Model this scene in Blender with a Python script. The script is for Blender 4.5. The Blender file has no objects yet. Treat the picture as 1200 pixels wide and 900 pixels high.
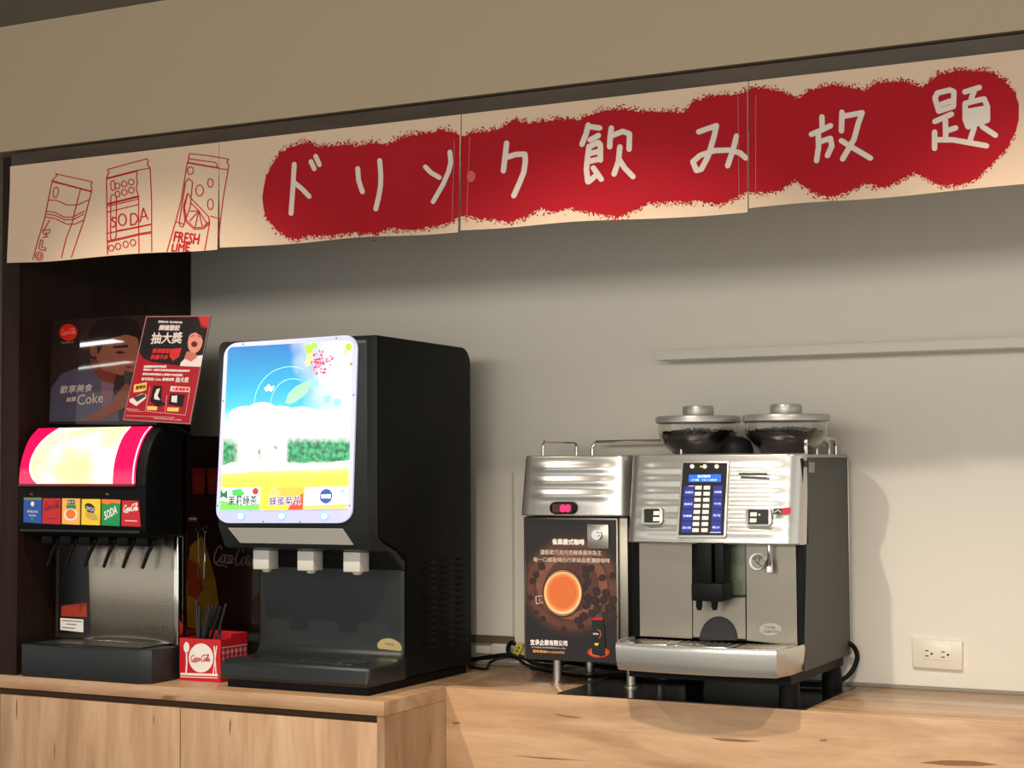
import bpy, bmesh, math, random
from mathutils import Vector, Matrix
random.seed(7)
C = bpy.context.scene.collection
PI = math.pi
# ---------------------------------------------------------------- camera
FPX = 1955.87
yaw, pit, rol = math.radians(27.166), math.radians(2.6785), math.radians(-0.3212)
CO = Vector((0, 0, 1.454))
fw = Vector((-math.sin(yaw)*math.cos(pit), math.cos(yaw)*math.cos(pit), math.sin(pit)))
rt0 = Vector((math.cos(yaw), math.sin(yaw), 0)); up0 = rt0.cross(fw)
rt = rt0*math.cos(rol)+up0*math.sin(rol); up = up0*math.cos(rol)-rt0*math.sin(rol)
cd = bpy.data.cameras.new('camera'); cam = bpy.data.objects.new('camera', cd); C.objects.link(cam)
cd.sensor_width = 36; cd.lens = FPX/1200*36; cd.clip_start = .05
cam.matrix_world = Matrix(((rt.x, up.x, -fw.x, CO.x), (rt.y, up.y, -fw.y, CO.y), (rt.z, up.z, -fw.z, CO.z), (0, 0, 0, 1)))
bpy.context.scene.camera = cam
# ---------------------------------------------------------------- light
sc = bpy.context.scene
w = bpy.data.worlds.new('world'); sc.world = w; w.use_nodes = True
w.node_tree.nodes['Background'].inputs[0].default_value = (.94, .92, .87, 1)
w.node_tree.nodes['Background'].inputs[1].default_value = 1.12
def spot(x, y, z, tx, ty, tz, power, col=(1, .87, .72), ang=110, size=.03, blend=.6):
    l = bpy.data.lights.new('downlight', 'SPOT'); l.energy = power; l.color = col
    l.spot_size = math.radians(ang); l.spot_blend = blend; l.shadow_soft_size = size
    o = bpy.data.objects.new('downlight', l); C.objects.link(o); o.location = (x, y, z)
    o.rotation_euler = (Vector((tx, ty, tz))-Vector((x, y, z))).to_track_quat('-Z', 'Y').to_euler()
    return o
for x_, tx_ in ((-2.75, -2.5), (-1.45, -1.45), (-0.35, -0.6)):
    spot(x_, 2.40, 2.58, tx_, 3.62, .22, 100, ang=78, blend=1.0, size=.02)
def area(x, y, z, tx, ty, tz, sx, sy, power, col):
    l = bpy.data.lights.new('ceiling_panel_light', 'AREA'); l.energy = power; l.color = col; l.shape = 'RECTANGLE'; l.size = sx; l.size_y = sy
    o = bpy.data.objects.new('ceiling_panel_light', l); C.objects.link(o); o.location = (x, y, z)
    o.rotation_euler = (Vector((tx, ty, tz))-Vector((x, y, z))).to_track_quat('-Z', 'Y').to_euler()
area(-.8, -2.2, 2.45, -1.5, 3.6, 1.5, 4.5, .8, 165, (1, .94, .82))
for x_, y_, l_, w_, a_, p_ in ((-7.35, -1.31, .80, .10, 14.5, 14), (-8.17, -2.31, 1.15, .07, 18.5, 6)):      # strip lamps down the room, seen mirrored in the poster
    area(x_, y_, 2.56, x_, y_, 0, l_, w_, p_, (1, .97, .92)); bpy.context.scene.collection.objects[-1].rotation_euler = (0, 0, math.radians(a_))
vs = sc.view_settings
vs.view_transform = 'Standard'; vs.look = 'None'; vs.gamma = 1; vs.use_curve_mapping = False; vs.exposure = 0.0

# ---------------------------------------------------------------- helpers
def srgb(r, g, b):
    f = lambda c: (c/255/12.92) if c/255 <= .04045 else ((c/255+.055)/1.055)**2.4
    return (f(r), f(g), f(b), 1)
MC = {}
def mat(name, col, rough=.5, metal=0, emit=0, emcol=None, bump=0, bscale=200, bstretch=(1, 1, 1), vary=0, vscale=(5, 5, 5), coat=0, spec=.5, trans=0, alpha=1):
    if name in MC: return MC[name]
    m = bpy.data.materials.new(name); m.use_nodes = True; nt = m.node_tree; b = nt.nodes['Principled BSDF']
    b.inputs['Base Color'].default_value = col; b.inputs['Roughness'].default_value = rough; b.inputs['Metallic'].default_value = metal
    b.inputs['Specular IOR Level'].default_value = spec
    if coat: b.inputs['Coat Weight'].default_value = coat; b.inputs['Coat Roughness'].default_value = .03
    if trans: b.inputs['Transmission Weight'].default_value = trans; b.inputs['IOR'].default_value = 1.45
    if alpha < 1: b.inputs['Alpha'].default_value = alpha
    if emit: b.inputs['Emission Color'].default_value = emcol or col; b.inputs['Emission Strength'].default_value = emit
    if bump or vary:
        tc = nt.nodes.new('ShaderNodeTexCoord')
    if bump:
        mp = nt.nodes.new('ShaderNodeMapping'); mp.inputs['Scale'].default_value = bstretch; nt.links.new(tc.outputs['Object'], mp.inputs[0])
        n = nt.nodes.new('ShaderNodeTexNoise'); n.inputs['Scale'].default_value = bscale; n.inputs['Detail'].default_value = 3; nt.links.new(mp.outputs[0], n.inputs['Vector'])
        bu = nt.nodes.new('ShaderNodeBump'); bu.inputs['Strength'].default_value = bump; bu.inputs['Distance'].default_value = .002
        nt.links.new(n.outputs['Fac'], bu.inputs['Height']); nt.links.new(bu.outputs[0], b.inputs['Normal'])
    if vary:
        mp = nt.nodes.new('ShaderNodeMapping'); mp.inputs['Scale'].default_value = vscale; nt.links.new(tc.outputs['Object'], mp.inputs[0])
        n = nt.nodes.new('ShaderNodeTexNoise'); n.inputs['Scale'].default_value = 1; n.inputs['Detail'].default_value = 4; nt.links.new(mp.outputs[0], n.inputs['Vector'])
        mx = nt.nodes.new('ShaderNodeMix'); mx.data_type = 'RGBA'; mx.inputs[6].default_value = tuple(c*(1-vary) for c in col[:3])+(1,); mx.inputs[7].default_value = tuple(min(1, c*(1+vary)) for c in col[:3])+(1,)
        nt.links.new(n.outputs['Fac'], mx.inputs[0]); nt.links.new(mx.outputs[2], b.inputs['Base Color'])
        if emit: nt.links.new(mx.outputs[2], b.inputs['Emission Color'])
    MC[name] = m; return m
def wood(name, stretch, cols, knots=True, rough=.45):
    m = bpy.data.materials.new(name); m.use_nodes = True; nt = m.node_tree; b = nt.nodes['Principled BSDF']; L = nt.links.new
    b.inputs['Roughness'].default_value = rough
    tc = nt.nodes.new('ShaderNodeTexCoord')
    def noise(sc_, detail, dist=0, off=(0, 0, 0)):
        mp = nt.nodes.new('ShaderNodeMapping'); mp.inputs['Scale'].default_value = sc_; mp.inputs['Location'].default_value = off; L(tc.outputs['Object'], mp.inputs[0])
        n = nt.nodes.new('ShaderNodeTexNoise'); n.inputs['Scale'].default_value = 1; n.inputs['Detail'].default_value = detail; n.inputs['Distortion'].default_value = dist; L(mp.outputs[0], n.inputs['Vector']); return n
    s = Vector(stretch)
    n1 = noise(s*6, 5, .6); n2 = noise(s*60, 3); 
    r = nt.nodes.new('ShaderNodeValToRGB'); r.color_ramp.elements[0].position = .3; r.color_ramp.elements[1].position = .72
    r.color_ramp.elements[0].color = cols[0]; r.color_ramp.elements[1].color = cols[2]
    e = r.color_ramp.elements.new(.5); e.color = cols[1]; L(n1.outputs['Fac'], r.inputs[0])
    mx = nt.nodes.new('ShaderNodeMix'); mx.data_type = 'RGBA'; mx.blend_type = 'MULTIPLY'; mx.inputs[0].default_value = .25
    L(r.outputs[0], mx.inputs[6]); L(n2.outputs['Fac'], mx.inputs[7]); last = mx.outputs[2]
    if knots:
        n3 = noise(s*9, 2, 1.2, (3.1, 1.7, 5.3))
        r3 = nt.nodes.new('ShaderNodeValToRGB'); r3.color_ramp.elements[0].position = .70; r3.color_ramp.elements[1].position = .78; L(n3.outputs['Fac'], r3.inputs[0])
        m2 = nt.nodes.new('ShaderNodeMix'); m2.data_type = 'RGBA'; L(r3.outputs[0], m2.inputs[0]); L(last, m2.inputs[6]); m2.inputs[7].default_value = cols[3]; last = m2.outputs[2]
    L(last, b.inputs['Base Color'])
    bu = nt.nodes.new('ShaderNodeBump'); bu.inputs['Strength'].default_value = .15; bu.inputs['Distance'].default_value = .001; L(n2.outputs['Fac'], bu.inputs['Height']); L(bu.outputs[0], b.inputs['Normal'])
    return m

def worg(o):
    p = Vector((0, 0, 0))
    while o: p = p+Vector(o.location); o = o.parent
    return p
def mk(name, verts, faces, m, parent=None, smooth=False, loc=None):
    """link a mesh given in world coordinates; origin at the parent's origin, or at loc / base centre"""
    vs_ = [Vector(v) for v in verts]
    if parent is not None: base = worg(parent)
    elif loc is not None: base = Vector(loc)
    else:
        xs = [v.x for v in vs_]; ys = [v.y for v in vs_]; zs = [v.z for v in vs_]
        base = Vector(((min(xs)+max(xs))/2, (min(ys)+max(ys))/2, min(zs)))
    me = bpy.data.meshes.new(name); me.from_pydata([v-base for v in vs_], [], faces); me.update()
    if smooth:
        for p in me.polygons: p.use_smooth = True
    me.materials.append(m)
    o = bpy.data.objects.new(name, me); C.objects.link(o)
    if parent is not None: o.parent = parent
    else: o.location = base
    return o
def mkbm(name, bm, m, parent=None, smooth=False, sharp=35, loc=None):
    bmesh.ops.recalc_face_normals(bm, faces=bm.faces)
    bm.verts.index_update(); 
    v = [x.co.copy() for x in bm.verts]; f = [[q.index for q in p.verts] for p in bm.faces]; bm.free()
    o = mk(name, v, f, m, parent, smooth, loc)
    if smooth:
        o.data.set_sharp_from_angle(angle=math.radians(sharp))
    return o
def thing(name, label, cat, loc, group=None):
    o = bpy.data.objects.new(name, None); C.objects.link(o); o.location = loc; o.empty_display_size = .05
    o['label'] = label; o['category'] = cat
    if group: o['group'] = group
    return o
def tag(o, label, cat, group=None):
    o['label'] = label; o['category'] = cat
    if group: o['group'] = group
    return o
def struct(o): o['kind'] = 'structure'; return o
def bx(bm, x0, x1, y0, y1, z0, z1, bev=0, seg=2):
    r = bmesh.ops.create_cube(bm, size=1); vs_ = r['verts']
    for v in vs_: v.co = Vector((x0+(v.co.x+.5)*(x1-x0), y0+(v.co.y+.5)*(y1-y0), z0+(v.co.z+.5)*(z1-z0)))
    if bev:
        es = list({e for v in vs_ for e in v.link_edges}); bmesh.ops.bevel(bm, geom=es, offset=bev, segments=seg, affect='EDGES', profile=.5)
def box(name, x0, x1, y0, y1, z0, z1, m, parent=None, bev=0, seg=2, smooth=None):
    bm = bmesh.new(); bx(bm, x0, x1, y0, y1, z0, z1, bev, seg); return mkbm(name, bm, m, parent, bev > 0 if smooth is None else smooth, 50)
def prism_x(bm, prof, x0, x1, bev=0):
    """closed (y,z) profile extruded along X"""
    a = [bm.verts.new((x0, y, z)) for y, z in prof]; b = [bm.verts.new((x1, y, z)) for y, z in prof]; n = len(prof)
    f0 = bm.faces.new(a); f1 = bm.faces.new(b[::-1])
    for i in range(n): bm.faces.new((a[i], b[i], b[(i+1) % n], a[(i+1) % n]))
    if bev:
        bmesh.ops.recalc_face_normals(bm, faces=bm.faces)
        bmesh.ops.bevel(bm, geom=list(f0.edges)+list(f1.edges), offset=bev, segments=3, affect='EDGES', profile=.5)
def prism_z(bm, prof, z0, z1, bev=0):
    a = [bm.verts.new((x, y, z0)) for x, y in prof]; b = [bm.verts.new((x, y, z1)) for x, y in prof]; n = len(prof)
    f0 = bm.faces.new(a[::-1]); f1 = bm.faces.new(b)
    for i in range(n): bm.faces.new((a[i], b[i], b[(i+1) % n], a[(i+1) % n]))
    if bev:
        bmesh.ops.recalc_face_normals(bm, faces=bm.faces)
        bmesh.ops.bevel(bm, geom=list(f0.edges)+list(f1.edges), offset=bev, segments=3, affect='EDGES', profile=.5)
def catmull(pts, k=8):
    P = [Vector(p) for p in pts]; out = []
    for i in range(len(P)-1):
        p0 = P[i-1] if i else P[0]*2-P[1]; p1 = P[i]; p2 = P[i+1]; p3 = P[i+2] if i+2 < len(P) else P[-1]*2-P[-2]
        for j in range(k):
            t = j/k; out.append(.5*((2*p1)+(p2-p0)*t+(2*p0-5*p1+4*p2-p3)*t*t+(3*p1-p0-3*p2+p3)*t**3))
    out.append(P[-1]); return out
def tube(bm, pts, r, n=10, smooth_k=0):
    P = catmull(pts, smooth_k) if smooth_k else [Vector(p) for p in pts]
    rings = []; nrm = None
    for i, p in enumerate(P):
        t = (P[min(i+1, len(P)-1)]-P[max(i-1, 0)]).normalized()
        if nrm is None:
            a = Vector((0, 0, 1)) if abs(t.z) < .9 else Vector((1, 0, 0)); nrm = (a-t*a.dot(t)).normalized()
        else: nrm = (nrm-t*nrm.dot(t)).normalized()
        bn = t.cross(nrm); rr = r[i] if isinstance(r, (list, tuple)) else r
        rings.append([bm.verts.new(p+nrm*rr*math.cos(2*PI*j/n)+bn*rr*math.sin(2*PI*j/n)) for j in range(n)])
    for a, b in zip(rings, rings[1:]):
        for j in range(n): bm.faces.new((a[j], a[(j+1) % n], b[(j+1) % n], b[j]))
    bm.faces.new(rings[0][::-1]); bm.faces.new(rings[-1])
def lathe(bm, cx, cy, prof, n=48, cap=True):
    """(r,z) profile about the vertical axis"""
    rings = []
    for r, z in prof:
        rings.append([bm.verts.new((cx+r*math.cos(2*PI*j/n), cy+r*math.sin(2*PI*j/n), z)) for j in range(n)])
    for a, b in zip(rings, rings[1:]):
        for j in range(n): bm.faces.new((a[j], a[(j+1) % n], b[(j+1) % n], b[j]))
    if cap: bm.faces.new(rings[0][::-1]); bm.faces.new(rings[-1])
def disc_y(bm, cx, cz, y0, y1, r, n=32, rz=None):
    """a short cylinder whose axis runs along Y"""
    rz = rz or r
    a = [bm.verts.new((cx+r*math.cos(2*PI*j/n), y0, cz+rz*math.sin(2*PI*j/n))) for j in range(n)]
    b = [bm.verts.new((cx+r*math.cos(2*PI*j/n), y1, cz+rz*math.sin(2*PI*j/n))) for j in range(n)]
    bm.faces.new(a); bm.faces.new(b[::-1])
    for j in range(n): bm.faces.new((a[j], b[j], b[(j+1) % n], a[(j+1) % n]))

# flat print: a Frame is a real plane in the room; photograph pixels are carried onto it to find where a mark sits
class Frame:
    def __init__(s, P, n, wave=None): s.P = Vector(P); s.n = Vector(n).normalized(); s.wave = wave
    def hit(s, u, v, off=0):
        d = fw*FPX+rt*(u-600)-up*(v-450); t = (s.P-CO).dot(s.n)/d.dot(s.n); q = CO+d*t
        if s.wave: q = q+Vector((0, s.wave(q.x, q.z), 0))
        return q+s.n*off
def FY(y): return Frame((0, y, 0), (0, -1, 0))
def FX(x): return Frame((x, 0, 0), (1, 0, 0))
def poly(name, F, pts, off, m, parent):
    bm = bmesh.new(); vs_ = [bm.verts.new(F.hit(u, v, off)) for u, v in pts]; bm.faces.new(vs_)
    bmesh.ops.triangulate(bm, faces=bm.faces); return mkbm(name, bm, m, parent)
def slab(name, F, pts, off, th, m, parent, bev=0):
    bm = bmesh.new(); a = [bm.verts.new(F.hit(u, v, off)) for u, v in pts]; b = [bm.verts.new(F.hit(u, v, off-th)) for u, v in pts]; n = len(pts)
    fa = bm.faces.new(a); bm.faces.new(b[::-1])
    for i in range(n): bm.faces.new((a[i], b[i], b[(i+1) % n], a[(i+1) % n]))
    if bev: bmesh.ops.recalc_face_normals(bm, faces=bm.faces); bmesh.ops.bevel(bm, geom=list(fa.edges), offset=bev, segments=2, affect='EDGES', profile=.5)
    return mkbm(name, bm, m, parent, bev > 0)
def rrect(x0, y0, x1, y1, r, k=6):
    out = []
    for cx, cy, a0 in ((x1-r, y0+r, -90), (x1-r, y1-r, 0), (x0+r, y1-r, 90), (x0+r, y0+r, 180)):
        for i in range(k+1): a = math.radians(a0+90*i/k); out.append((cx+r*math.cos(a), cy+r*math.sin(a)))
    return out
def quadmap(q, pts):
    """unit square to a pixel quad given as TL,TR,BR,BL"""
    (a, b, c, d) = q; o = []
    for s, t in pts: o.append(tuple((a[i]*(1-s)+b[i]*s)*(1-t)+(d[i]*(1-s)+c[i]*s)*t for i in (0, 1)))
    return o
def qrect(q, s0, t0, s1, t1): return quadmap(q, [(s0, t0), (s1, t0), (s1, t1), (s0, t1)])
def ell(cx, cy, rx, ry, n=28, a0=0, a1=360, rot=0):
    o = []; c, s = math.cos(math.radians(rot)), math.sin(math.radians(rot))
    for i in range(n+(0 if a1-a0 == 360 else 1)):
        a = math.radians(a0+(a1-a0)*i/n); x, y = rx*math.cos(a), ry*math.sin(a); o.append((cx+x*c-y*s, cy+x*s+y*c))
    return o
def strokes(name, F, lines, wd, off, m, parent, cap=8):
    bm = bmesh.new(); h = wd/2; k = 0
    for L in lines:
        L = [tuple(p) for p in L]
        for (x0, y0), (x1, y1) in zip(L, L[1:]):
            l = math.hypot(x1-x0, y1-y0)
            if l < 1e-6: continue
            ns = max(1, int(l/12)); nx, ny = -(y1-y0)/l*h, (x1-x0)/l*h
            for i in range(ns):
                a, b = i/ns, (i+1)/ns; ax, ay, bx_, by = x0+(x1-x0)*a, y0+(y1-y0)*a, x0+(x1-x0)*b, y0+(y1-y0)*b
                o2 = off+(k % 9)*2e-6; k += 1
                bm.faces.new([bm.verts.new(F.hit(*p, o2)) for p in ((ax+nx, ay+ny), (bx_+nx, by+ny), (bx_-nx, by-ny), (ax-nx, ay-ny))])
        if cap:
            for p in L:
                o2 = off+(k % 9)*2e-6; k += 1
                bm.faces.new([bm.verts.new(F.hit(p[0]+h*math.cos(2*PI*j/cap), p[1]+h*math.sin(2*PI*j/cap), o2)) for j in range(cap)])
    return mkbm(name, bm, m, parent)
_tc = {}
def glyphs(s):
    if s in _tc: return _tc[s]
    cu = bpy.data.curves.new('t', 'FONT'); cu.body = s; cu.resolution_u = 2
    o = bpy.data.objects.new('t', cu); C.objects.link(o); bpy.context.view_layer.update()
    me = bpy.data.meshes.new_from_object(o.evaluated_get(bpy.context.evaluated_depsgraph_get()))
    V = [tuple(v.co[:2]) for v in me.vertices]; Fc = [list(p.vertices) for p in me.polygons]
    bpy.data.objects.remove(o); bpy.data.curves.remove(cu); bpy.data.meshes.remove(me)
    x0 = min(v[0] for v in V); x1 = max(v[0] for v in V); y0 = min(v[1] for v in V); y1 = max(v[1] for v in V)
    V = [((x-x0)/(x1-x0), (y-y0)/(y1-y0)) for x, y in V]
    _tc[s] = (V, Fc); return _tc[s]
def text(F, items, off, m, parent, name='lettering', bold=0):
    """items: (string, bottom-left, bottom-right, top-left) in photograph pixels on frame F; all in one printed part"""
    V = []; Fc = []
    for s, a, b, t in items:
        gv, gf = glyphs(s)
        for j, (dx, dy) in enumerate(((0, 0),) if not bold else ((-bold, 0), (bold, 0), (0, bold), (0, -bold))):
            base = len(V)
            for x, y in gv: V.append(F.hit(a[0]+(b[0]-a[0])*x+(t[0]-a[0])*y+dx, a[1]+(b[1]-a[1])*x+(t[1]-a[1])*y+dy, off+j*4e-6))
            Fc += [[q+base for q in p] for p in gf]
    return mk(name, V, Fc, m, parent)

LOGO = [[(16, 8), (13, 4), (8, 5), (3, 12), (2, 20), (6, 26), (12, 24), (17, 18)], [(22, 14), (18, 18), (18, 24), (22, 25), (26, 20), (25, 14), (22, 14)], [(35, 15), (31, 14), (28, 19), (29, 25), (34, 24)],
    [(43, 15), (39, 14), (36, 19), (37, 25), (41, 23), (44, 15), (43, 24), (47, 23)], [(48, 19), (53, 18)], [(66, 8), (63, 4), (57, 5), (53, 12), (52, 20), (56, 26), (62, 24), (67, 17)], [(57, 5), (66, 2), (76, 3), (84, 0)],
    [(71, 14), (67, 18), (67, 24), (71, 25), (75, 20), (74, 14), (71, 14)], [(76, 22), (84, 8), (86, 3), (82, 4), (79, 15), (79, 24), (83, 24)], [(91, 15), (87, 14), (84, 19), (85, 25), (89, 23), (92, 15), (91, 24), (97, 22)], [(6, 26), (14, 29), (24, 28), (34, 30)]]
def logo(F, a, b, t, off, m, parent, wd):
    """flowing script of the soda brand, spanning bottom-left a, bottom-right b, top-left t"""
    f = lambda x, y: (a[0]+(b[0]-a[0])*x/100+(t[0]-a[0])*(1-y/30), a[1]+(b[1]-a[1])*x/100+(t[1]-a[1])*(1-y/30))
    L = []
    for l in LOGO:
        c = catmull([(x, y, 0) for x, y in l], 3); L.append([f(p.x, p.y) for p in c])
    return strokes('script_lettering', F, L, wd, off, m, parent, 6)

# ---------------------------------------------------------------- materials
m_wall = mat('wall_paint', (.72, .685, .61, 1), .62, bump=.05, bscale=300, vary=.03, vscale=(1.5, 1.5, 1.5))
m_soffit = mat('soffit_paint', (.44, .345, .235, 1), .7, bump=.05, bscale=300)
m_ceil = mat('ceiling_paint', (.20, .185, .165, 1), .8)
m_dark = wood('dark_brown_laminate', (3, 3, .3), [srgb(34, 22, 16), srgb(42, 27, 20), srgb(52, 33, 24), srgb(30, 20, 16)], False, .5)
m_dark.node_tree.nodes['Principled BSDF'].inputs['Specular IOR Level'].default_value = .15
m_beam = wood('smoked_wood_beam', (.4, 3, 3), [srgb(62, 50, 38), srgb(74, 60, 46), srgb(88, 72, 56), srgb(60, 45, 35)], False, .5)
tan = [srgb(176, 136, 100), srgb(204, 163, 124), srgb(220, 184, 148), srgb(140, 97, 64)]
m_oakv = wood('oak_laminate_upright', (2.6, 2.6, .28), tan)
m_oakh = wood('oak_laminate_flat', (.35, 2.2, 2.6), tan)
m_oaktop = wood('oak_laminate_top', (.35, 2.2, 2.6), [tuple(c*.92 for c in t[:3])+(1,) for t in tan], True, .22)  # oak tones darkened: the wall's grey reflection is put into the colour
m_oaky = wood('oak_laminate_shaded_side', (2.6, 1.6, .3), [tuple(c*.8 for c in t[:3])+(1,) for t in tan])  # darker copy of the oak, with the end panel's shade in its colour
m_gap = mat('dark_gap', srgb(70, 46, 28), .8)
m_black = mat('black_plastic', (.004, .004, .004, 1), .5, spec=.15, bump=.15, bscale=900)
m_blackg = mat('gloss_black', (.006, .004, .004, 1), .16, spec=.2)
m_char = mat('charcoal_plastic', (.016, .020, .020, 1), .36, spec=.35, bump=.12, bscale=1200)
m_char2 = mat('dark_grey_plastic', (.011, .013, .014, 1), .45, spec=.3, bump=.1, bscale=1200)
m_steel = mat('brushed_steel', (.50, .46, .40, 1), .30, .95, bump=.10, bscale=60, bstretch=(20, 1, 1))
m_steelv = mat('brushed_steel_panel', (.29, .262, .22, 1), .34, .95, bump=.06, bscale=90, bstretch=(1, 1, 20))
m_chrome = mat('chrome', (.80, .78, .74, 1), .12, 1)
m_silver = mat('silver_plastic', (.60, .59, .56, 1), .27, .8)
m_silverd = mat('silver_lid', (.40, .39, .37, 1), .38, .6)
m_side = mat('grey_green_panel', (.038, .038, .032, 1), .45, spec=.35)
m_white = mat('white_plastic', (.62, .60, .55, 1), .4)
m_cream = mat('cream_cotton', srgb(220, 194, 168), .95, bump=.25, bscale=900, vary=.04, vscale=(8, 8, 8), spec=.1)
m_redcl = mat('red_cotton', srgb(170, 32, 42), .95, bump=.25, bscale=900, vary=.07, vscale=(5, 5, 9), spec=.1)
m_letcl = mat('white_cotton_ink', srgb(222, 208, 198), .95, spec=.1)
m_redline = mat('red_line_ink', srgb(186, 30, 40), .9, spec=.1)
m_red = mat('red_print', srgb(190, 22, 36), .4)
m_redd = mat('dark_red_print', srgb(120, 16, 26), .35)
m_wht = mat('white_print', srgb(238, 232, 226), .5)
m_grey = mat('grey_print', srgb(150, 145, 140), .5)
m_blk = mat('black_print', srgb(18, 16, 16), .35)
m_yel = mat('yellow_print', srgb(240, 200, 50), .45)
m_org = mat('orange_print', srgb(236, 120, 40), .45)
m_grn = mat('green_print', srgb(20, 140, 80), .45)
m_blu = mat('blue_print', srgb(30, 80, 170), .45)
m_skin = mat('skin_print', srgb(205, 140, 115), .4)

# ================================================================ the setting
YW, YS, ZC, XL = 4.07, 3.295, .90, -3.188
struct(box('wall_back', -3.30, 1.4, YW, YW+.1, 0, 2.62, m_wall))
struct(box('wall_left', -3.250, XL, 3.342, YW-.001, .9005, 2.279, m_dark))
struct(box('wall_left_room', -11, -3.2505, 3.36, 3.43, .9005, 2.2835, m_beam))
struct(box('wall_above', -11, 1.4, YS, 3.42, 2.284, 2.62, m_soffit))
struct(box('ceiling', -11, 3.2, -4.2, 4.2, 2.621, 2.70, m_ceil))
struct(box('ceiling_niche', XL+.001, 1.4, 3.43, YW-.001, 2.29, 2.33, m_wall))
struct(box('floor', -11, 3.2, -4.2, 4.2, -.06, 0, mat('floor_tile', (.22, .19, .16, 1), .4)))
struct(box('wall_left_far', -11, -5.81, 3.36, 3.43, 0, .9, m_beam))
struct(box('trim_1', XL+.001, 1.4, YS+.012, 3.41, 2.16, 2.279, m_beam))            # smoked beam behind the cloth
bm = bmesh.new(); prism_y = None
struct(box('trim_2', -1.628, 1.4, 3.985, YW-.0005, 1.714, 1.738, mat('ledge_paint', (.74, .71, .63, 1), .55), bev=.001))   # slim wall ledge
struct(box('baseboard_back', XL+.002, 1.4, YW-.010, YW-.0005, ZC+.0005, ZC+.008, mat('sealant_strip', (.25, .23, .19, 1), .5)))
struct(box('trim_3', -2.090, -2.084, YW-.003, YW-.0003, ZC+.05, 1.425, mat('strip_paint', (.52, .49, .43, 1), .6)))           # thin upright strip, darker than the wall

# ---- left counter
XE = -2.047
wt = box('countertop', -5.80, XE, 3.330, YW-.001, .867, ZC, m_oaktop, bev=.0008)
tag(wt, 'thick oak laminate worktop under the soda dispenser and tea dispenser', 'countertop')
cab = thing('base_cabinet', 'oak laminate base cabinet with flat doors below the left worktop', 'cabinet', (-2.6, 3.6, 0))
box('body', -5.80, XE-.002, 3.362, YW-.002, .06, .8665, m_gap, cab)
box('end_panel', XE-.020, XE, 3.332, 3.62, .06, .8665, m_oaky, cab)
d = box('door', -2.640, XE-.022, 3.335, 3.355, .08, .849, m_oakv, cab, bev=.001)
d = box('door', -3.236, -2.6435, 3.335, 3.355, .08, .849, m_oakv, cab, bev=.001)
for x_ in (-3.834, -4.430, -5.026, -5.622): box('door', x_, x_+.5925, 3.335, 3.355, .08, .849, m_oakv, cab, bev=.001)
# ---- right counter
rc = thing('serving_counter', 'oak laminate counter set back on the right, under the coffee machine', 'counter', (-.3, 3.85, 0))
box('top_panel', XE+.0005, 1.38, 3.638, YW-.001, .875, ZC, m_oaktop, rc, bev=.0005)
box('front_panel', XE+.0005, 1.38, 3.620, 3.6362, .05, ZC-.0008, m_oakh, rc, bev=.0005)
box('joint_line', XE+.001, 1.379, 3.6362, 3.6382, .88, ZC-.004, m_gap, rc)
FRC = Frame((0, 3.620, 0), (0, -1, 0)); m_knot = mat('wood_knot', srgb(142, 98, 62), .6, vary=.25, vscale=(60, 60, 60))
for pts in ([(1078, 893.5), (1105, 891), (1140, 891.5), (1170, 896), (1150, 897.5), (1110, 897), (1090, 895)], [(648, 836), (665, 838.5), (682, 840.5), (672, 841.5), (655, 839)], [(832, 864.5), (860, 866), (892, 868.5), (870, 869.5), (845, 868)],
            [(530, 846.5), (538, 846), (540, 848), (531, 849)], [(600, 885), (640, 887.5), (690, 891.5), (640, 889.5)], [(960, 867), (968, 866.2), (970, 868), (962, 868.8)]):
    poly('knot', FRC, pts, .0004, m_knot, rc)
FLC = Frame((0, 3.335, 0), (0, -1, 0))
for pts in ([(19.4, 818), (20.4, 822), (20.3, 834), (19, 845), (18.6, 834)], [(269.8, 841), (271, 847), (270.3, 856), (269, 863), (268.8, 850)], [(180, 838), (180.8, 842), (180.2, 849), (179.3, 843)], [(64, 868), (64.7, 878), (64, 893), (63.3, 880)]):
    poly('knot', FLC, pts, .0004, m_knot, cab)

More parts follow.
